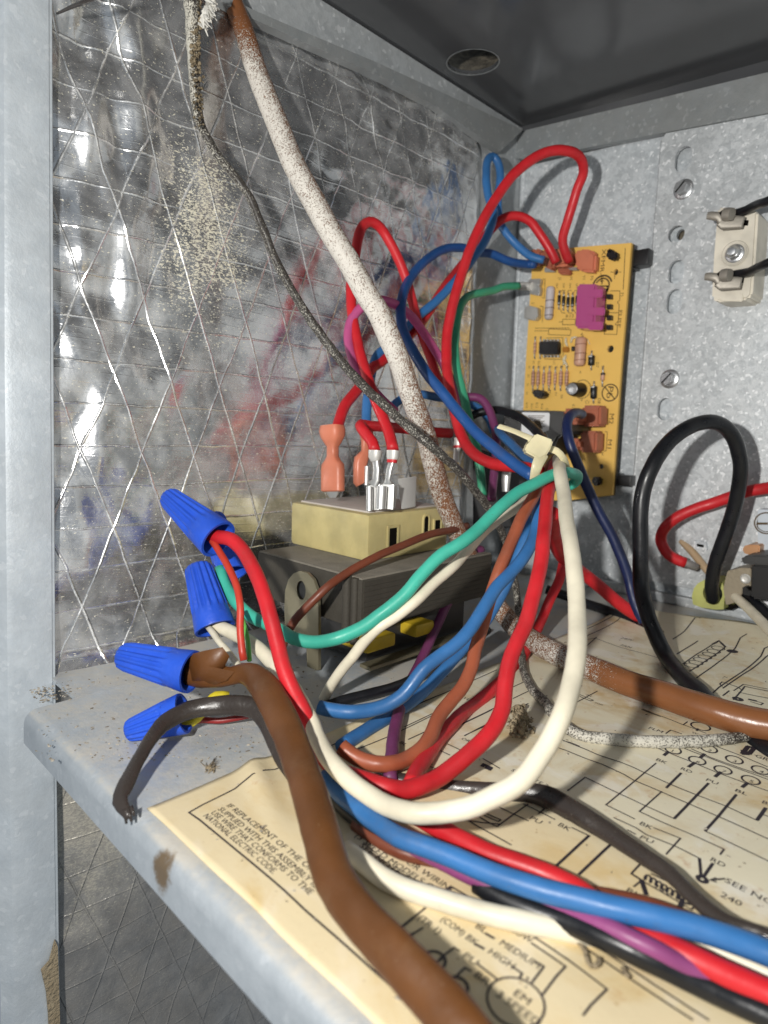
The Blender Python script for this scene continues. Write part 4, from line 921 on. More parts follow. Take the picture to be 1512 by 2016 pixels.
def bands(px, ys, w, mat, hgt=1.6, parent=None, proud=None):
    for y in ys:
        r = bw(w)/2 * 1.03; pr = (bw(w)/2 + .004) if proud is None else proud
        bm = bmesh.new(); cyl(bm, bp(px, y - hgt/2, pr), bp(px, y + hgt/2, pr), r, 14); obj('colour_band', bm, mat, parent, auto=50)
def pbox(name, q, depth, mat, proud=0.0, bev=.006, parent=None):
    """q: four photo corners lying on the board, extruded towards the lens"""
    bm = bmesh.new(); A = [bm.verts.new(back(x, y, BY - proud - .001)) for x, y in q]; n = len(q)
    B = [bm.verts.new(v.co + Vector((0, -depth, 0))) for v in A]
    bm.faces.new(A); bm.faces.new(B[::-1])
    for i in range(n): j = (i+1) % n; bm.faces.new((A[i], A[j], B[j], B[i]))
    bmesh.ops.recalc_face_normals(bm, faces=bm.faces[:])
    if bev: bmesh.ops.bevel(bm, geom=bm.edges[:], offset=bev, segments=2, affect='EDGES')
    return obj(name, bm, mat, parent or pcb, auto=35)
def rect(f, x0, y0, x1, y1, sk=0): return [f(x0 + sk, y0), f(x1 + sk, y0), f(x1 - sk, y1), f(x0 - sk, y1)]
# coral sleeves on the top row
pbox('terminal_sleeve', [zp(745,235), zp(815,200), zp(935,200), zp(1000,250), zp(985,465), zp(835,455), zp(760,400)], .06, M_CORAL, .02, .014)
pbox('terminal_sleeve', [zp(520,235), zp(600,190), zp(730,195), zp(745,300), zp(730,390), zp(600,420), zp(515,390)], .10, M_CORAL, .02, .018)
pbox('terminal_sleeve', [zp(540,400), zp(640,400), zp(700,440), zp(690,485), zp(560,480)], .05, M_CORAL2, .01, .01)
pbox('terminal_sleeve', [zp(390,230), zp(470,200), zp(540,225), zp(550,380), zp(520,450), zp(420,400)], .085, M_CORAL2, .02, .016)
pbox('terminal_sleeve', [zp(225,240), zp(320,185), zp(395,215), zp(400,330), zp(370,385), zp(215,385)], .075, M_CORAL2, .02, .016)
pbox('spade_tab', rect(zp, 385, 395, 500, 450), .03, M_TIN, 0, .003); pbox('spade_tab', rect(zp, 640, 395, 760, 430), .035, M_TIN, .01, .003)
pbox('spade_tab', rect(zp, 205, 335, 255, 400), .05, M_TINW, .02, .004)
# bare side terminals
tt = pbox('spade_tab', [zp(215,530), zp(345,525), zp(345,575), zp(325,600), zp(345,640), zp(330,720), zp(225,700), zp(205,650), zp(225,610), zp(200,570)], .035, M_TIN, .01, .004)
bm = bmesh.new(); cyl(bm, bp(*zp(80,600), .06), bp(*zp(215,605), .05), bw(100/5.8)/2, 12); obj('crimp_barrel', bm, M_TINW, tt, auto=50)
pbox('spade_tab', [zp(170,850), zp(230,835), zp(320,860), zp(325,960), zp(290,1005), zp(165,985)], .045, M_TIN, .01, .004)
M_RBAND = plain('brown_band', (.22,.08,.05), .5)
# resistors, diodes and the rest of the parts
r_ = vcyl('power_resistor', (zp(432,0)[0], zp(405,0)[0]), zp(0,605)[1], zp(0,985)[1], 17.5, M_RESW, ends=.85)
for yy, xx in ((770,421), (855,416), (938,410)): bands(zp(xx,0)[0], [zp(0,yy)[1]], 17.9, M_BAND, 1.3, r_)
for k in range(6):
    x = 530 + k * 51; dy = (0, 12, 25, 22, 8, -5)[k]
    dd = vcyl('diode', (zp(x,0)[0], zp(x-6,0)[0]), zp(0,700+dy)[1], zp(0,815+dy)[1], 6.4, M_BLK, n=10)
    leads((zp(x,0)[0], zp(x-6,0)[0]), zp(0,705+dy)[1], zp(0,812+dy)[1], 8.5, parent=dd)
    bands(zp(x-4,0)[0], [zp(0,800+dy)[1]], 6.5, M_TINW, 1.4, dd)
fz = pbox('fuse', rect(zp, 838, 620, 1062, 1115, 12), .135, M_FUSE, .035, .012)
pbox('fuse_ridge', rect(zp, 855, 850, 1060, 940, 3), .018, M_FUSE, .165, .006, fz)
for yy in (640, 1010): pbox('fuse_window', rect(zp, 872, yy, 1035, yy + 95, 3), .014, M_FUSE, .165, .005, fz)
pbox('fuse_base', rect(zp, 850, 640, 1050, 1100, 12), .035, M_DKGREY, 0, .004)
for yy in (730, 845, 970, 1080):
    for k in range(3): pbox('fuse_clip', rect(zp, 1098 + k*20, yy - 30, 1110 + k*20, yy + 28, 1), .035, M_DKGREY, 0, .002)
ic = pbox('chip', rect(zp, 338, 1242, 553, 1388, 3), .05, M_BLK, .008, .006)
for k in range(5):
    for yy in (1212, 1392): pbox('chip_pin', rect(zp, 365 + k*40, yy, 383 + k*40, yy + 28), .026, M_TIN, .004, .002, ic)
for x in (250, 312):
    rr = vcyl('resistor', (zp(x+3,0)[0], zp(x-4,0)[0]), zp(0,1235)[1], zp(0,1375)[1], 5.6, M_RESP, n=10); leads((zp(x+3,0)[0], zp(x-4,0)[0]), zp(0,1240)[1], zp(0,1370)[1], 10, parent=rr)
    bands(zp(x,0)[0], [zp(0,v)[1] for v in (1265, 1300, 1345)], 6.1, M_BAND, 1.2, rr)
r2_ = vcyl('power_resistor', (zp(780,0)[0], zp(758,0)[0]), zp(0,1185)[1], zq(0,120)[1], 22, M_RESP, ends=.85)
for yy, xx in ((1270,775), (1375,769), (1450,764)): bands(zp(xx,0)[0], [zp(0,yy)[1]], 22.4, plain('rust_band', (.30,.12,.07), .5), 1.4, r2_)
def blob(name, f, pts, w, mat):
    rows = [[*bp(*f(x, y), .012), w] for x, y in pts]; return obj(name, tube_bm(path(rows, .02), 10, .6, round_end=(True, True)), mat, pcb, smooth=True)
blob('glue_bead', zp, [(610,1190),(605,1240),(625,1290)], .014, M_GLUE); blob('glue_bead', zp, [(665,1250),(680,1195),(735,1185)], .015, M_GLUE)
blob('glue_bead', zp, [(610,1390),(580,1440),(600,1475),(570,1500)], .013, M_GLUE); blob('glue_bead', zq, [(670,20),(640,70),(670,95),(665,140)], .012, M_GLUE); blob('glue_bead', zp, [(850,1205),(880,1270)], .008, M_GLUE)
pbox('small_chip', rect(zp, 578, 1300, 650, 1360), .02, plastic('amber_component', (.5,.2,.02)), 0, .004)
vcyl('disc_capacitor', (zp(690,0)[0], zp(685,0)[0]), zp(0,1290)[1], zp(0,1345)[1], 7, M_BLK, n=10)
for x0, x1, y0, y1, f in ((900, 893, 1390, 1510, zp), (985, 978, 345, 495, zq)):
    dd = vcyl('large_diode', (f(x0,0)[0], f(x1,0)[0]), f(0,y0)[1], f(0,y1)[1], 12.5, M_BLK); leads((f(x0,0)[0], f(x1,0)[0]), f(0,y0)[1]+1, f(0,y1)[1]-1, 9, parent=dd)
    bands(f(x0-4,0)[0], [f(0,y0 + 18)[1]], 12.6, M_TINW, 2.2, dd)
dd = vcyl('small_diode', (zq(1088,0)[0], zq(1080,0)[0]), zq(0,195)[1], zq(0,285)[1], 8, M_RESP, n=12); leads((zq(1088,0)[0], zq(1080,0)[0]), zq(0,200)[1], zq(0,282)[1], 12, parent=dd); bands(zq(1087,0)[0], [zq(0,212)[1]], 8.3, M_BLK, 4, dd)
for k, x in enumerate((288, 345, 408, 473, 540, 605, 672)):
    if k in (2, 4): continue
    rr = vcyl('resistor', (zq(x+3,0)[0], zq(x-5,0)[0]), zq(0,175)[1], zq(0,345)[1], 7.4, M_RESP, n=12); leads((zq(x+3,0)[0], zq(x-5,0)[0]), zq(0,180)[1], zq(0,340)[1], 10, parent=rr)
    bands(zq(x,0)[0], [zq(0,v)[1] for v in (205, 245, 280, 315)], 7.9, M_RBAND, 1.3, rr)
for k in (2, 4):
    x = (288, 345, 408, 473, 540, 605, 672)[k]; rr = vcyl('resistor', (zq(x+3,0)[0], zq(x-5,0)[0]), zq(0,195)[1], zq(0,330)[1], 6.0, M_RESP, n=12); leads((zq(x+3,0)[0], zq(x-5,0)[0]), zq(0,200)[1], zq(0,325)[1], 12, parent=rr)
    bands(zq(x,0)[0], [zq(0,v)[1] for v in (225, 262, 295)], 6.5, M_RBAND, 1.2, rr)
c = bp(*zq(835,395)); bm = bmesh.new(); R_ = bw(165/5.815)/2
lathe(bm, c, (0,-1,0), [(0, R_), (.02, R_*1.02), (.03, R_*.95), (.10, R_*.95), (.112, R_*.88), (.114, R_*.70)], 28); cp = obj('electrolytic_capacitor', bm, M_BLK, pcb, auto=40)
bm = bmesh.new(); lathe(bm, c + Vector((0,-.113,0)), (0,-1,0), [(0, R_*.80), (.003, R_*.80), (.004, R_*.74)], 28); obj('capacitor_top', bm, M_STEEL, cp, auto=40)
pbox('transistor', [zq(335,405), zq(400,395), zq(470,420), zq(490,460), zq(420,505), zq(345,465)], .075, M_BLK, .01, .01)
rb = pbox('board_relay', [zq(170,640), zq(760,648), zq(945,660), zq(935,900), zq(800,935), zq(700,1130), zq(180,1150)], .24, M_DKGREY, 0, .012)
f3 = lambda x, y: back(*zq(x, y), BY - .243)
bm = bmesh.new(); qq = [zq(165,648), zq(470,655), zq(480,672), zq(470,855), zq(400,880), zq(225,950), zq(150,915)]
vs = [bm.verts.new(back(x, y, BY - .2435)) for x, y in qq]; r = bmesh.ops.extrude_face_region(bm, geom=[bm.faces.new(vs)])
for v in r['geom']:
    if isinstance(v, bmesh.types.BMVert): v.co.y -= .002
lb = obj('relay_label', bm, M_WHITEP, rb)
bm = bmesh.new()
for k in range(9):
    y = 690 + k * 20; line_into(bm, [back(*zq(235 + k*6, y), BY - .247), back(*zq(420 - (k % 3)*22, y + 3), BY - .247)], .004, (0,-1,0))
for k in range(6): line_into(bm, [back(*zq(300 + k*12, 745), BY - .248), back(*zq(330 + k*12, 830), BY - .248)], .006, (0,-1,0))
obj('label_print', bm, M_SILK, lb)
pbox('terminal_sleeve', rect(zq, 938, 578, 1150, 815, 4), .11, M_CORAL2, .03, .014); pbox('terminal_sleeve', rect(zq, 735, 615, 945, 795, 5), .14, M_CORAL2, .10, .02)
pbox('terminal_sleeve', rect(zq, 915, 865, 1105, 1110, 5), .11, M_CORAL2, .03, .014); pbox('terminal_sleeve', rect(zq, 780, 950, 925, 1080, 5), .12, M_CORAL2, .06, .02)
# snap posts holding the board off the panel
for f, q in ((zp, ((1095,235),(1130,215),(1130,190),(1150,190),(1160,215),(1215,215),(1240,260),(1235,305),(1190,330),(1110,300))), (zq, ((990,1400),(1040,1380),(1090,1395),(1105,1440),(1070,1490),(1000,1480)))):
    pbox('snap_post', [f(*p) for p in q], .05, M_BLK, 0, .01)
for px0, px1, y0, y1 in ((1244, 1274, 496, 522), (1212, 1240, 934, 957)):
    a, b = back(px0, y0, 3.87), back(px1, y1, 3.87)
    o = obj('support_post', boxbm(((a.x+b.x)/2, 3.885, (a.z+b.z)/2), b.x-a.x+.03, .09, a.z-b.z, bev=.008), M_BLK, pcb, auto=35)
    obj('post_collar', boxbm((a.x + .012, 3.88, (a.z+b.z)/2), .03, .10, (a.z-b.z)*1.25, bev=.005), M_BLK, o, auto=35)
# board print
bm = bmesh.new(); PY = BY - .0012
def pl(f, pts, w=.0035): line_into(bm, [back(*f(x, y), PY) for x, y in pts], w, (0,-1,0), sub=9)
def pt(f, s, x, y, h, rot=-90, length=None):
    a = math.radians(rot); xd = Vector((math.cos(a), 0, math.sin(a))); yd = Vector((-math.sin(a), 0, math.cos(a)))
    text_into(bm, s, back(*f(x, y), PY), xd, yd, h, length)
pt(zp, 'XFMR-R', 1022, 178, .026, -92, .185); pt(zp, 'M2', 0, 0, .001) if False else None
pt(zq, 'M2', 1165, 665, .030, -92, .062); pt(zq, 'M1', 1145, 960, .028, -92, .055)
pl(zp, [(1285,170),(1262,640)], .004); pl(zp, [(1115,655),(1225,655),(1222,760),(1195,785),(1215,810),(1210,905),(1060,905)]); pl(zp, [(1210,905),(1205,1000),(1170,1040),(1195,1050),(1188,1155),(1045,1150),(1050,1075)])
pt(zp, 'F1', 1235, 680, .018, -92); pt(zp, 'FUSE', 1212, 880, .022, -92, .10)
pl(zp, [(570,980),(715,980),(712,1042),(565,1042),(570,980)]); pl(zp, [(715,1010),(760,1010)]); pl(zp, [(530,1010),(565,1010)]); pt(zp, 'R12', 605, 965, .020, 0, .055)
pl(zp, [(410,1090),(665,1100),(655,1165),(405,1155),(410,1090)])
pl(zp, [(345,520),(368,522),(358,735),(330,735)]); pl(zp, [(310,830),(345,835),(335,1020)])
for k in range(5): pt(zp, ('5','4','3','2','1')[k], 495 + k*75, 625, .016, 0); pt(zp, 'D', 495 + k*75, 595, .014, 0)
for k in range(4): pl(zp, [(545 + k*75, 870), (560 + k*75, 905), (600 + k*75, 910)]); pl(zp, [(545 + k*75, 670), (560 + k*75, 650), (600 + k*75, 650)])
pt(zp, 'V1', 800, 480, .018, -90); pt(zp, 'H', 655, 500, .018, -90); pt(zp, 'J1', 525, 500, .018, -90); pt(zp, 'P6', 890, 490, .018, -90); pt(zp, 'S', 215, 790, .018, -90)
for k in range(7): pl(zp, [(255 + k*24, 1080), (270 + k*24, 1085)], .004); pl(zp, [(250 + k*24, 1110), (266 + k*24, 1114)], .004); pl(zp, [(425 + k*33, 1080), (445 + k*33, 1082)], .005)
pl(zp, [(330,1405),(360,1405),(362,1435),(555,1440),(556,1398)]); pl(zp, [(570,1190),(575,1400)]); pl(zp, [(380,1195),(570,1190)])
pt(zp, 'R1', 225, 1460, .016, -90); pt(zp, 'R2', 285, 1460, .016, -90); pt(zp, 'U1', 460, 1450, .018, -90); pt(zp, 'R6', 770, 1160, .018, -45)
for k in range(7): pt(zq, str(k+1), 300 + k*64, 140, .014, 0); pt(zq, 'R%d' % (k+3), 275 + k*66, 395 + (k % 3)*28, .015, -90)
ring_into(bm, back(*zq(850,385), PY), bw(210/5.8)/2, .004, (1,0,0), (0,0,1)); pt(zq, '+', 830, 530, .022, 0); pt(zq, 'C1', 880, 545, .020, -10)
pt(zq, 'D8', 1030, 490, .020, -90); pt(zq, 'D7', 1010, 80, .018, -90); pt(zq, 'R', 820, 205, .016, 0); pt(zq, 'K1', 735, 560, .018, -90); pt(zq, 'Q1', 430, 610, .018, -60); pt(zq, 'D9', 1075, 115, .016, -90)
for k in range(4): pt(zq, 'R%d' % (10+k), 205 + k*58, 540 + 12*(k % 2), .016, -90)
for k in range(4): pt(zq, '01', 235 - k*9, 120 + k*100, .015, -90)
pl(zq, [(1110,870),(1138,875),(1125,1090),(1100,1095)]); pt(zq, 'E', 1075, 1140, .02, 0)
# crossed-out Pb mark
cc = back(*zq(1168,425), PY); ring_into(bm, cc, bw(186/5.815)/2, .0075, (1,0,0), (0,0,1))
pl(zq, [(1105,355),(1225,500)], .0065); pt(zq, 'Pb', 1150, 350, .036, -97, .072)
# round certification mark: two arcs and lettering turned on its side
cc = back(*zp(1020,600), PY)
ring_into(bm, cc, bw(225/5.8)/2, .011, (1,0,0), (0,0,1), math.radians(20), math.radians(165)); ring_into(bm, cc, bw(165/5.8)/2, .009, (1,0,0), (0,0,1), math.radians(-60), math.radians(150))
pl(zp, [(945,600),(1095,600)], .008); pl(zp, [(1018,530),(1018,580)], .007); pl(zp, [(1000,545),(1040,540)], .006); pl(zp, [(985,630),(1095,640)], .008); pl(zp, [(1075,600),(1085,670)], .007)
pl(zp, [(1115,440),(1150,442)], .003); pl(zp, [(1205,440),(1240,438)], .003); pl(zp, [(1165,480),(1162,520)], .003)
obj('board_print', bm, M_SILK, pcb)
# ---------------------------------------------------------------- cream limit switch on the cover panel
def zr(px, py): return (1290 + px/6.3, 290 + py/6.3)
sw = empty('limit_switch', back(1445, 590, 3.93), 'cream limit switch block screwed to the right panel', 'switch')
LY = 3.72
def lp(x, y, pr=0): return back(*zr(x, y), LY - pr)
def sbox(name, pts, y0, y1, mat, bev=.01, parent=sw, fn=zr):
    bm = bmesh.new(); A = [bm.verts.new((back(*fn(*p), y0).x, y1, back(*fn(*p), y0).z)) for p in pts]; B = [bm.verts.new(back(*fn(*p), y0)) for p in pts]; n = len(pts)
    bm.faces.new(A); bm.faces.new(B[::-1])
    for i in range(n): j = (i+1) % n; bm.faces.new((A[i], A[j], B[j], B[i]))
    bmesh.ops.recalc_face_normals(bm, faces=bm.faces[:])
    if bev: bmesh.ops.bevel(bm, geom=bm.edges[:], offset=bev, segments=2, affect='EDGES')
    return obj(name, bm, mat, parent, auto=35)
body = sbox('switch_body', [(770,745),(830,735),(1275,790),(1240,1350),(1200,1830),(1140,1890),(760,1920),(695,1870),(720,1350)], LY, 3.93, M_CERAM, .012)
sbox('pad', [(808,1815),(1090,1820),(1080,1912),(800,1905)], LY - .008, LY + .01, M_CERAM, .004, body)
sbox('terminal_slot_shade', [(1000,890),(1160,905),(1150,970),(850,985),(850,930)], LY - .0015, LY + .01, M_SHADEBLK, 0, body); sbox('terminal_slot_shade', [(950,1620),(1105,1610),(1095,1680),(810,1700),(810,1650)], LY - .0015, LY + .01, M_SHADEBLK, 0, body)  # flat dark plates on the face stand in for shade in the slots
cN = lp(990, 1320)
bm = bmesh.new(); ring = [(0, .060), (.006, .064), (.010, .060), (.006, .054), (.004, .050)]; lathe(bm, cN, (0,-1,0), ring, 32, cap0=False, cap1=False); obj('recess_ring', bm, M_CERAM, body, auto=50)
def hex_screw(c, r, name, lbl, slot=True, washer=1.45, ang=.35, parent=None):
    t = empty(name, c, lbl, 'screw', 'hex screws in the right panel') if not parent else parent
    bm = bmesh.new(); lathe(bm, c, (0,-1,0), [(-.004, r*washer), (.006, r*washer), (.011, r*washer*.9), (.012, r*.8)], 28); obj('washer', bm, M_STEEL, t, auto=40)
    bm = bmesh.new(); F = [(math.cos(ang + k*math.pi/3), math.sin(ang + k*math.pi/3)) for k in range(6)]
    rings = [[Vector(c) + Vector((x*r*q, -y_, z_*r*q)) for x, z_ in F] for y_, q in ((.008, 1), (.050, 1), (.058, .92))]
    loft(bm, rings); hd = obj('screw_head', bm, M_STEEL, t)
    if slot:
        d = Vector((math.cos(.85), 0, math.sin(.85))); s_ = Vector((-d.z, 0, d.x)); bm = bmesh.new(); y_ = Vector((0, -.0585, 0))
        for a, b in ((d*r*.93, s_*r*.10),):
            vs = [Vector(c) + y_ + p for p in (a + b, a - b, -a - b, -a + b)]; A = [bm.verts.new(v) for v in vs]; B = [bm.verts.new(v + Vector((0, -.0012, 0))) for v in vs]
            bm.faces.new(A[::-1]); bm.faces.new(B)
            for i in range(4): j = (i+1) % 4; bm.faces.new((A[i], A[j], B[j], B[i]))
        obj('screw_slot_shade', bm, M_SHADEBLK, hd)  # black bar on the head, painting the groove's shade
    return t
hex_screw(back(1346, 373, 3.909), .038, 'hex_screw', 'slotted hex screw high on the right panel above the round hole', ang=.2)
hex_screw(back(1319, 746, 3.909), .038, 'hex_screw', 'slotted hex screw low on the right panel above the black cable loop', ang=.5)
bm = bmesh.new(); lathe(bm, cN + Vector((0, -.002, 0)), (0,-1,0), [(0, .046), (.006, .046), (.010, .040)], 24); nt = obj('mounting_screw', bm, M_STEEL, sw, auto=40)
bm = bmesh.new(); F = [(math.cos(.3 + k*math.pi/3), math.sin(.3 + k*math.pi/3)) for k in range(6)]; loft(bm, [[cN + Vector((x*.036*q, -y_, z_*.036*q)) for x, z_ in F] for y_, q in ((.006, 1), (.035, 1), (.042, .85))]); obj('hex_nut', bm, M_STEEL, nt)
bm = bmesh.new(); lathe(bm, cN + Vector((0, -.04, 0)), (0,-1,0), [(0, .026), (.018, .026), (.026, .020), (.028, .010)], 20); obj('stud_end', bm, M_STEEL, nt, auto=40)
for dy, lbl in ((0, 'upper'), (775, 'lower')):
    dx = -28 if dy else 0
    T = empty('push_on_terminal', lp(830 + dx, 900 + dy, .08), '%s bare push-on terminal plugged across the cream limit switch' % lbl, 'terminal', TG)
    def tq(x, y, pr): return lp(x + dx, y + dy - (20 if dy else 0), pr)
    loft_term([(tq(650,850,.10), .018, .014), (tq(690,848,.10), .020, .018), (tq(790,860,.10), .022, .018), (tq(830,890,.09), .034, .016)], (0,0,1), M_DULL, T, 'terminal_neck', sq=.8)
    loft_term([(tq(815,905,.085), .030, .014), (tq(850,930,.08), .036, .014), (tq(1090,930,.075), .028, .012)], (0,0,1), M_DULL, T, 'terminal_body', sq=.5)
    loft_term([(tq(860,835,.12), .030, .026), (tq(900,830,.125), .031, .028), (tq(955,828,.13), .029, .028)], (0,0,1), M_DULL, T, 'crimp_barrel', sq=.8)
    loft_term([(tq(812,830,.115), .012, .010), (tq(865,790,.12), .012, .010)], (0,0,1), M_SHADEBLK, T, 'conductor_end', sq=.9)
# ---------------------------------------------------------------- right edge: black terminal block, bushing and tab
def zs(px, py): return (1270 + px/6.25, 950 + py/6.25)
tbk = empty('terminal_block', back(1500, 1185, 3.9), 'black terminal block with a riveted metal strap at the right edge', 'terminal block')
sbox('block_body', [(1310,1005),(1800,1035),(1800,1470),(1300,1435)], 3.62, 3.93, M_BLK, .012, tbk, zs)
sbox('block_top', [(1165,960),(1200,910),(1330,885),(1800,905),(1800,1040),(1320,1010),(1180,1000)], 3.58, 3.90, M_DKGREY, .01, tbk, zs)
sbox('block_ledge', [(1195,1285),(1250,1285),(1265,1330),(1310,1330),(1300,1400),(1200,1380)], 3.64, 3.9, M_BLK, .004, tbk, zs)
st = sbox('metal_strap', [(1010,1090),(1180,1050),(1305,1055),(1300,1290),(1200,1300),(1190,1380),(1100,1480),(990,1510),(960,1300)], 3.70, 3.90, plain('tarnished_strap', (.34,.29,.21), .5, .4, bump=.3), .004, tbk, zs)
cR = back(*zs(1238,1182), 3.698); bm = bmesh.new(); lathe(bm, cR, (0,-1,0), [(0, .024), (.006, .026), (.010, .020), (.006, .014), (.007, .004)], 20); obj('rivet', bm, M_TINW, st, auto=40)
sbox('copper_clip', [(1200,790),(1270,765),(1415,770),(1405,880),(1260,890),(1200,860)], 3.72, 3.9, M_COPPER, .006, tbk, zs)
pnl = sbox('white_card', [(1385,330),(1800,345),(1800,1000),(1385,880)], 3.80, 3.93, plain('pale_blue_card', (.60,.66,.72), .5), .004, tbk, zs)
bm = bmesh.new(); c = back(*zs(1490,500), 3.797)
ring_into(bm, c, .055, .007, (1,0,0), (0,0,1)); ring_into(bm, c, .045, .004, (1,0,0), (0,0,1), math.radians(190), math.radians(350)); line_into(bm, [back(*zs(1385,505), 3.797), back(*zs(1512,505), 3.797)], .012, (0,-1,0)); obj('card_print', bm, M_SILK, pnl)
sbox('white_card_low', [(1330,1440),(1800,1480),(1800,1700),(1500,1540),(1130,1530)], 3.86, 3.93, M_WHITEP, .004, tbk, zs)
bs_ = empty('bushing', back(1398, 1200, 3.8), 'olive yellow strain-relief bushing holding the end of the black cable', 'bushing')
op = [(575,1400),(600,1300),(650,1240),(720,1200),(850,1195),(950,1230),(985,1340),(965,1560),(870,1565),(700,1540),(590,1500)]
bo_ = [(back(*zs(*p), 3.72).x, back(*zs(*p), 3.72).z) for p in op]; hb = back(*zs(830,1365), 3.72)
obj('bushing_body', plate(bo_, [circle2(hb.x, hb.z, .050, .055)], .17, lambda u, v, w: Vector((u, 3.89 - w, v))), M_BUSH, bs_, auto=35)
sbox('bushing_jaw', [(940,1400),(1110,1380),(1180,1440),(1100,1500),(970,1500)], 3.76, 3.9, M_BUSH, .006, bs_, zs)
sbox('jaw_slot_shade', [(960,1510),(1130,1490),(1130,1530),(1060,1570),(970,1560)], 3.80, 3.9, M_SHADEBLK, 0, bs_, zs)  # black block painted in as the shade of a slot below the jaw
cr_ = empty('crimp', at(1360, 1112, 3.65), 'dull metal crimp at the end of the right red wire', 'crimp')
loft_term(px_stations([(1347,1107,3.66,17,.9),(1358,1112,3.65,17,.8),(1371,1117,3.64,15,.4),(1374,1118,3.64,12,.3)]), (0,0,1), plain('worn_crimp', (.36,.34,.33), .5, .6), cr_, 'crimp_barrel', sq=.8)
# latch pressed in the panel; a dark plate paints its slot's shade
bm = bmesh.new(); pts = [(600,760),(640,750),(740,750),(760,790),(740,830),(660,835)]
lt = sbox('panel_latch', [(595,712),(745,735),(762,838),(610,815)], 3.890, 3.915, M_WALL, .003, None, zs); tag(lt, 'small pressed latch in the panel beside the tan wire stub', 'latch')
l2 = sbox('latch_slot_shade', [(632,752),(722,768),(718,800),(640,786)], 3.8885, 3.91, M_SHADEBLK, 0, lt, zs)
# plain black block set into the gap beside the tie
gb = empty('dark_block', (-2.15, 3.3, .55), 'plain black block filling the gap left of the cable tie', 'switch')
def at4(q, t): return [(x, y, t) for x, y in q]
obj('block_case', slab(at4([(930,880),(1040,915),(1045,1040),(930,1040)], 3.5), .25, Vector((-.3,.95,0)), .01), M_BLK, gb, auto=35)
# thin lead tip poking in at the very top left
rows = path(rows_from([(112,27,2.2,4),(140,14,2.15,7),(170,2,2.1,9),(215,-22,2.05,10)], .01)); tag(obj('grey_strand', tube_bm(rows, 8), M_DARKSH, None, origin=rows[0][:3], smooth=True), 'dark strand end at the very top left in front of the foil', 'wire', WG)
# ---------------------------------------------------------------- wiring diagram on the shelf
PX0, PX1, PY0, PY1 = -1.50, 0.55, 0.690, 3.60
def paper_z(x, y):
    z = 0.006 + 0.004 * noise.noise(Vector((x * 2.2, y * 2.2, 0))) + 0.0016 * noise.noise(Vector((x * 7, y * 7, 4)))
    c = Vector((x + 1.44, y - .985)); k = c.dot(Vector((.45, -.9)).normalized()) ; l = abs(c.dot(Vector((.9, .45)).normalized()))
    z += 0.020 * math.exp(-(c.dot(Vector((.35, .94)).normalized()) / .035) ** 2) * max(0, 1 - l / .22)          # blistered crease by the left edge
    if y > 3.05: z += 0.055 * ((y - 3.05) / .5) ** 2 * (0.6 + .5 * noise.noise(Vector((x * 3.1, y * 1.5, 2))))     # far edge lifting
    z += max(0, .012 * noise.noise(Vector((x * 3.2 + 9, y * 2.0, 7)))) 
    return max(z, .003)
def paper_pt(u, v):
    wob = .010 * noise.noise(Vector((u * 9, v * 9, 0)))
    x = PX0 + (PX1 - PX0) * u; y = PY0 + (PY1 - PY0) * v
    y += .09 * (1 - v) * (0) ; y += (-.10 * u) * (v > .98) * 0
    if v in (0.0,): y += wob * .5
    if v == 1.0: y += wob * 4 - .03 * u
    if u == 0.0: x += wob * .8
    return x, y
pd = bpy.data.objects.new('wiring_diagram', None); pd.empty_display_size = .01; COL.objects.link(pd); pd.location = Vector((PX0, PY0, 0)) * S
tag(pd, 'yellowed paper wiring diagram lying over the shelf under the wires', 'diagram')
bm = bmesh.new(); g = []; NU, NV = 120, 160
for i in range(NU + 1):
    col = []
    for j in range(NV + 1):
        x, y = paper_pt(i / NU, j / NV); col.append(bm.verts.new((x, y, paper_z(x, y))))
    g.append(col)
for i in range(NU):
    for j in range(NV): bm.faces.new((g[i][j], g[i+1][j], g[i+1][j+1], g[i][j+1]))
geo = bm.faces[:]
ret = bmesh.ops.extrude_face_region(bm, geom=geo)
for v in ret['geom']:
    if isinstance(v, bmesh.types.BMVert): v.co.z -= .0025
obj('sheet', bm, M_PAPER, pd, smooth=True)
lift = lambda p: Vector((p.x, p.y, paper_z(p.x, p.y) + .0013))
lines = bmesh.new()
def L(pts, w=.0041):
    P = [shelf(x, y) for x, y in pts]
    for p in P: p.x = max(PX0 + .02, min(PX1 - .02, p.x)); p.y = max(PY0 + .02, min(PY1 - .02, p.y))
    line_into(lines, P, w, (0, 0, 1), lift, .03)
def C(px, py, r, w=.0045, a0=0, a1=6.2832): ring_into(lines, shelf(px, py), r, w, (1,0,0), (0,1,0), a0, a1, 24, lift)
def Tx(s, px, py, h, length=None, rot=0.0):
    a = math.radians(rot); words = bmesh.new(); text_into(words, s, shelf(px, py), (math.cos(a), math.sin(a), 0), (-math.sin(a), math.cos(a), 0), h, length, lift); obj('printed_words', words, M_INK, pd)
zr_ = lambda p: Z(1272, 1460, 6.3, p); zl_ = lambda p: Z(1040, 1460, 6.3, p); zu_ = lambda p: Z(1272, 1220, 6.3, p); zq_ = lambda p: Z(1060, 1180, 6.3, p)
z5_ = lambda p: Z(600, 1150, 3.78, p); z7_ = lambda p: Z(700, 1600, 3.516, p); zb_ = lambda p: Z(1112, 1600, 3.78, p); z8_ = lambda p: Z(800, 1350, 6.3, p)
T1p = lambda f, s, x, y, h, ln=None, rot=0: Tx(s, *f([(x, y)])[0], h, ln, rot)
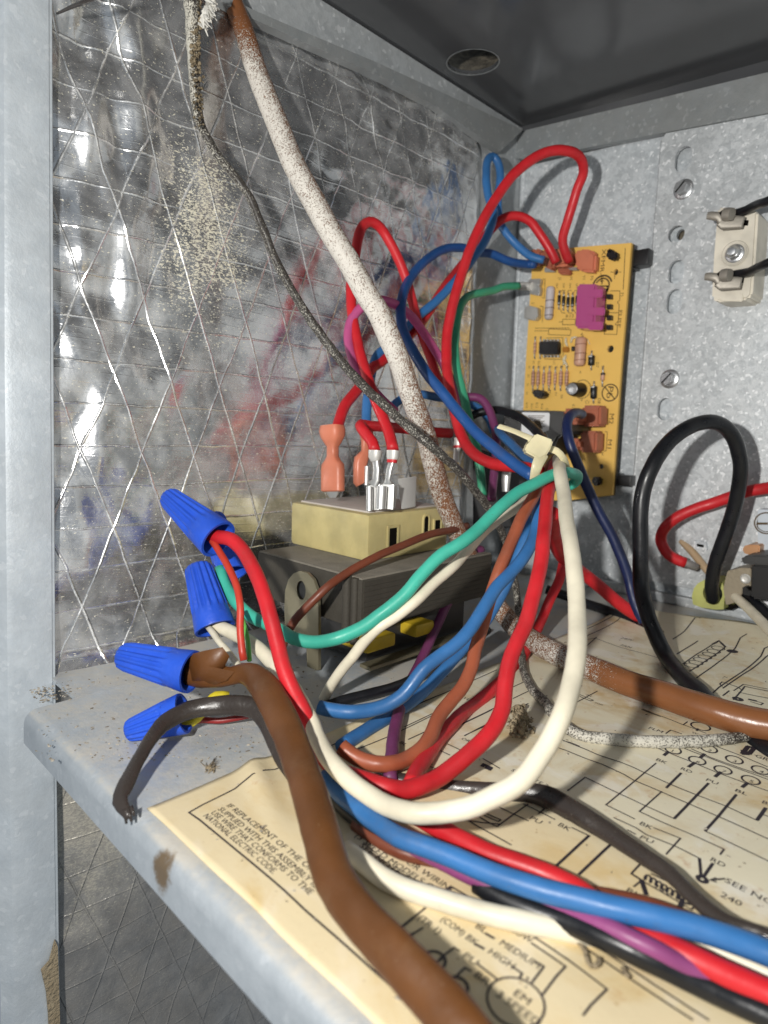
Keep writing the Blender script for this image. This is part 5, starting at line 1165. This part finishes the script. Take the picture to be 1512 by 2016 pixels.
# frame of the sheet
L([(563,1512),(520,1530),(475,1549),(462,1558),(400,1588),(372,1604),(394,1620),(470,1687),(560,1763),(640,1833),(704,1890),(790,1968),(850,2022),(960,2120)], .0048)
L([(563,1512),(640,1478),(720,1442),(800,1408)], .0048)
for s, (px, py), ln in (('IF REPLACEMENT OF THE ORIGINAL WIRE AS', (445,1592), .545), ('SUPPLIED WITH THIS ASSEMBLY IS NECESSARY,', (428,1599), .545), ('USE WIRE THAT CONFORMS TO THE', (414,1606), .400), ('NATIONAL ELECTRIC CODE.', (399,1612), .300)): Tx(s, px, py, .0165, ln)
# main ladder, as printed
L(zl_([(485,640),(705,470),(1130,680),(1462,838)]) + zr_([(345,990),(770,545)]))
L(zr_([(190,650)]) + zl_([(1375,905),(1462,945)]) + zr_([(480,1168),(960,1390),(910,1460)]))
L(zl_([(300,-50),(455,20),(700,120),(860,190),(1120,270),(1290,340),(1430,410)]) + zr_([(300,560),(620,690),(980,830),(1370,1010),(1480,850)]), .0045)
L(zl_([(120,20),(245,60),(460,130),(700,230),(930,310),(1180,430),(1310,510)]) + zr_([(50,595),(190,655),(540,805),(890,965),(1512,1250)]), .0045)
L(zr_([(120,295)]) + zl_([(1220,600),(960,820),(1320,1000)])); L(zr_([(430,420),(245,605)]), .007)
L(zr_([(770,545),(520,805),(345,990)]), .007); L(zr_([(1115,685),(890,965),(725,1155)]), .007); L(zr_([(725,1155),(1512,1530),(1700,1620)]))
L(zr_([(90,1110),(420,1255),(330,1360),(240,1460)])); L(zl_([(1060,985),(1330,1110)]) + zr_([(0,1205),(340,1350),(655,1510),(675,1720)])); L(zr_([(655,1510),(675,1720)]), .007)
L(zr_([(820,1570),(700,1740)]), .007); L(zr_([(970,1750),(800,1765)]), .005); L(zr_([(860,1745),(790,1768),(870,1790)]), .005); L(zr_([(1430,925),(1600,990)])); L(zr_([(1480,850),(1370,1010)]), .009)
C(*zr_([(690,1760)])[0], .009, .010)
L(zr_([(80,100),(560,280),(890,415),(1240,545),(1512,640),(1700,710)]), .0042); L(zr_([(400,100),(740,220),(1080,345),(1512,500)]), .0042); L(zr_([(560,130),(800,230),(1240,385),(1512,470)]), .0042); L(zr_([(860,100),(1180,215),(1512,350)]), .0042)
for (x, y), s in zip(((330,140),(630,265),(775,130),(1090,260),(950,380),(1415,385),(1295,505)), '1623745'):
    C(*zr_([(x, y)])[0], .0235, .0055); T1p(zr_, s, x - 22, y + 22, .017)
for a in ([(270,165),(215,205)], [(600,290),(520,345)], [(720,190),(670,230)], [(920,405),(850,465)], [(1250,545),(1185,595)]): L(zr_(a), .010)
for s, x, y in (('BK',115,258),('RD',420,372),('PU',735,510),('BL',1095,640),('BK',1430,785),('RD',785,1535)): T1p(zr_, s, x, y, .018, .031)
T1p(zr_, 'SEE NOTE 4', 965, 1785, .019, .155); T1p(zr_, '240', 905, 1955, .019, .042); T1p(zr_, 'GRD', 1345, 225, .022, .055)
for a in ([(1190,190),(1260,100)], [(1260,100),(1335,120)], [(1335,120),(1270,195)], [(1190,190),(1270,195)]): L(zr_(a), .014)
L(zr_([(1195,165),(1285,185)]), .02)
T1p(zl_, 'BK', 360, 1085, .018, .031); T1p(zl_, 'BK', 1370, 1065, .018, .031); T1p(zl_, 'PU', 5, 1000, .018, .031); T1p(zl_, 'PU', 1370, 1250, .018, .031)
L(zl_([(0,840),(330,1010)])); L(zl_([(250,830),(120,940)])); L(zl_([(540,1110),(750,1210)])); L(zl_([(750,1210),(345,1580)]), .007); L(zl_([(1070,1280),(620,1700)]), .007); L(zl_([(1440,1520),(1275,1695),(1400,1775)])); L(zl_([(1230,1140),(1330,1200)]))
L(zl_([(1400,1780),(1300,1860)])); T1p(zl_, 'BL', 1205, 1910, .016, .027); L(zl_([(1400,1780),(1460,1960)]), .011); L(zl_([(-60,810),(0,840)]))
# coil
pts = []
for i in range(61):
    u = i / 60; x = 585 + 320 * u; y = 505 + 185 * u; a = u * 2 * math.pi * 8
    pts.append((x + 14 * math.cos(a), y + 22 * math.sin(a)))
L(zb_(pts), .005)
for d in (0, 18, 36): L(zb_([(640 + d*.4, 490 - d), (850 + d*.4, 590 - d)]), .0045)
L(zb_([(490,490),(560,535),(700,615),(940,745),(968,715)])); L(zb_([(590,380),(490,490)])); C(*zb_([(900,670)])[0], .014, .007); L(zb_([(870,690),(850,740)]), .011)
T1p(zb_, '24V', 645, 590, .018, .040); L(zb_([(0,945),(450,1250),(950,1572)]), .0042); L(zb_([(110,955),(1070,1572)]), .0042); L(zb_([(0,1120),(310,1355),(190,1480),(130,1560)]))
# far part
L(zu_([(330,270),(470,180),(610,50)]), .006); L(zu_([(380,450),(640,290)]), .006); L(zu_([(440,580),(640,440),(830,330)]), .006); L(zu_([(520,680),(760,520),(980,370)]), .006)
for k in range(7): C(*zu_([(560 + k*55, 590 - k*35)])[0], .028, .005)
L(zu_([(830,330),(900,300),(980,370)]), .012); L(zu_([(600,770),(860,580),(1030,450),(1095,400),(1160,300),(1240,275)]), .006); C(*zu_([(1065,425)])[0], .014, .02)
L(zu_([(810,950),(900,870),(1190,680),(1420,490),(1460,420),(1600,380)]), .006); L(zu_([(950,880),(1290,650),(1480,500),(1600,440)]), .006); L(zu_([(910,830),(940,805),(1140,870),(1190,910)]), .005); L(zu_([(910,830),(940,860)]), .006)
L(zu_([(950,970),(1030,910)]), .006); L(zu_([(1080,1020),(1190,900),(1220,860),(1600,930)]), .006); L(zu_([(1085,910),(1205,835),(1512,890)]), .005); L(zu_([(1150,930),(1300,960),(1512,1000)]), .005); L(zu_([(1270,1010),(1450,1060),(1420,1080),(1290,1040)]), .005); L(zu_([(1280,1015),(1370,1035)]), .014); C(*zu_([(1135,1010)])[0], .012, .016)
L(zu_([(-40,1130),(0,1150),(455,1350),(510,1310)])); L(zu_([(460,1350),(740,1455)])); C(*zu_([(670,1370)])[0], .030, .0055); L(zu_([(240,1460),(300,1415),(440,1465)])); L(zu_([(640,1400),(620,1425)]), .007); T1p(zu_, 'FLM', 20, 1395, .020, .045); T1p(zu_, 'W', 555, 1450, .013)
T1p(zu_, 'L1', 1470, 800, .015); T1p(zu_, 'N', 955, 745, .014); T1p(zu_, 'CR', 600, 60, .016)
L(zq_([(590,390),(870,270),(960,200)]), .005); L(zq_([(590,480),(970,300),(1060,230)]), .005); L(zq_([(590,600),(720,490)]), .005); L(zq_([(590,520),(700,500),(980,600),(1512,760)]), .0042); T1p(zq_, '240V', 1010, 500, .028, .06); T1p(zq_, 'FAN', 1010, 590, .024, .05)
L(zq_([(470,1120),(540,1085)])); L(zq_([(360,1360),(730,1155)])); L(zq_([(420,1180),(640,1280),(680,1270),(440,1170)]), .0042); T1p(zq_, 'R1', 590, 1210, .014); T1p(zq_, 'COM', 690, 1305, .012, .03); T1p(zq_, 'BR', 165, 1750, .017, .03); L(zq_([(310,1780),(400,1800),(510,1850)])); L(zq_([(1280,1390),(1512,1490)]))
for a in ([(380,1250),(650,1140),(990,975)], [(770,1170),(900,1110)], [(740,1080),(950,980)], [(760,950),(830,910),(1100,800),(1430,650)], [(1040,1120),(1410,935)], [(1190,1145),(1400,1050)], [(950,1230),(1080,1300)], [(1060,1210),(1190,1280)], [(870,1330),(950,1370)], [(880,1450),(1200,1270)], [(900,1370),(1000,1410)], [(930,1240),(1000,1270)]): L(z5_(a))
T1p(z5_, 'OR', 1160, 1175, .015, .03); T1p(z5_, 'YL', 1170, 860, .016, .03); T1p(z5_, 'BL', 700, 1195, .015, .028)
for a in ([(0,320),(600,60)], [(900,260),(1100,160)], [(500,600),(1060,320)], [(720,655),(1030,490)], [(1320,40),(1450,-20)], [(1320,180),(1512,90)], [(1370,310),(1512,240)], [(950,950),(1160,1060)], [(1410,1180),(1490,1220)], [(760,1700),(1300,2016)], [(850,1630),(1120,1785),(1512,1500)], [(1130,1530),(1512,1720)], [(940,1600),(1170,1700),(1140,1720),(960,1640)]): L(z8_(a))
L(z8_([(940,1040),(960,1020),(1060,1060)]), .012); L(z8_([(1000,1055),(1060,1075)]), .020); T1p(z8_, 'SEE NOTE 2', 1290, 1080, .015, .12)
# motor corner
for s, x, y, ln in (('3 SPEED MOTOR WIRING', 10, 140, .305), ('(3 SPEED MODELS ONLY)', -10, 195, .305), ('SEE NOTE 3', 20, 260, .15)): T1p(z7_, s, x, y, .0175, ln)
for a in ([(495,675),(300,830)], [(465,820),(345,895)], [(590,1030),(680,960),(720,985)], [(690,1170),(755,1105),(800,1130)], [(845,1080),(990,1200)], [(1080,1100),(1150,1150),(1130,1190)], [(1255,1075),(1300,1105),(1215,1220)], [(1215,935),(1450,1105),(1390,1170),(1290,1305)], [(1155,835),(1512,1090)], [(620,575),(660,535),(830,635)], [(930,570),(1130,690)], [(1060,600),(1230,695)], [(760,70),(1000,100)]): L(z7_(a), .0042)
for a in ([(900,860),(960,895)], [(830,935),(890,970)], [(300,830),(400,750)], [(345,895),(400,860)]): L(z7_(a), .006)
for s, x, y, ln in (('(TR 1)',425,760,.055),('(COM)',583,770,.055),('BL',825,815,.022),('BK',755,895,.025),('LOW',1070,845,.045),('MEDIUM',990,935,.085),('HIGH',910,998,.055),('PU',735,1025,.03),('BR',815,1165,.03),('EM',1085,1300,.03),('3 SPEED',965,1305,.085)): T1p(z7_, s, x, y, .0165, ln)
C(*z7_([(1105,1345)])[0], .0495, .0042); C(*z7_([(540,1050)])[0], .022, .006); C(*z7_([(690,1240)])[0], .022, .006); L(z7_([(540,1080),(600,1030)]), .006)
tag(obj('printed_lines', lines, M_INK, pd), kind='stuff')
# ---------------------------------------------------------------- dirt on the shelf
random.seed(11)
def chips(bm, n, fx, size, zf):
    for _ in range(n):
        p = fx(); s = random.uniform(*size); z = zf(p)
        r = bmesh.ops.create_icosphere(bm, subdivisions=1, radius=s)
        M = Matrix.Rotation(random.random() * 6.3, 3, 'Z') @ Matrix.Rotation(random.uniform(-.5, .5), 3, 'X') @ Matrix.Diagonal((random.uniform(.6, 1.8), random.uniform(.4, 1), random.uniform(.25, .6)))
        for v in r['verts']: v.co = M @ (v.co * random.uniform(.75, 1.25)) + Vector((p[0], p[1], z + s * .2))
bm = bmesh.new()
chips(bm, 200, lambda: (shelf(random.uniform(70, 500), 1500 - abs(random.gauss(0, 75)))[0:2]), (.0012, .0055), lambda p: .0)
chips(bm, 90, lambda: (random.uniform(-2.45, -1.55), random.uniform(.70, 1.6)), (.0015, .005), lambda p: .0)
chips(bm, 120, lambda: (random.uniform(-2.50, -2.34), .70 + abs(random.gauss(0, .09))), (.0015, .006), lambda p: .0)
chips(bm, 160, lambda: (random.uniform(-2.5, -1.3), random.uniform(1.1, 2.0)), (.0015, .007), lambda p: .0)
tag(obj('debris', bm, M_DEBRIS, None, smooth=False), kind='stuff')
bm = bmesh.new(); chips(bm, 130, lambda: (random.uniform(PX0 + .05, -.1), .75 + random.random() ** 1.5 * 2.6), (.0015, .0055), lambda p: paper_z(*p))
tag(obj('paper_debris', bm, M_DEBRIS, None, smooth=False), kind='stuff')
bm = bmesh.new()
for i in range(260):
    p = shelf(1021 + random.gauss(0, 9), 1432 + random.gauss(0, 12)); r = bmesh.ops.create_icosphere(bm, subdivisions=1, radius=random.uniform(.003, .010)); q = Vector((p.x, p.y, .008 + abs(random.gauss(0, .016))))
    for v in r['verts']: v.co = v.co * (1 + .4 * noise.noise(v.co * 90)) + q
tag(obj('dust_clump', bm, M_FLUFF, None, smooth=True), 'brown clump of lint on the paper beside the heavy red wire', 'lint')
bm = bmesh.new()
for i in range(26):
    a = shelf(410 + random.gauss(0, 7), 1516 + random.gauss(0, 4)); b = shelf(418 + random.gauss(0, 12), 1508 + random.gauss(0, 9)); cyl(bm, (a.x, a.y, .003), (b.x, b.y, random.uniform(.003, .014)), .0013, 5, .0006)
tag(obj('lint_tuft', bm, M_FLUFF, None, smooth=True), 'small tuft of lint lying at the left edge of the paper', 'lint')
bm = bmesh.new()
for pts in ([(1140,1856),(1152,1872),(1158,1896),(1166,1903)], [(1166,1903),(1178,1897),(1180,1885)], [(1226,1905),(1233,1918),(1238,1924)]):
    rows = path([[*shelf(x, y, .016), .0055] for x, y in pts], .01); b2_ = tube_bm(rows, 8, .6, jitter=.3); me = bpy.data.meshes.new('t'); b2_.to_mesh(me); b2_.free(); bm.from_mesh(me); bpy.data.meshes.remove(me)
tag(obj('lint_strand', bm, M_FLUFF, None, smooth=True), 'curled brown strand of lint on the paper below the black wire', 'lint')
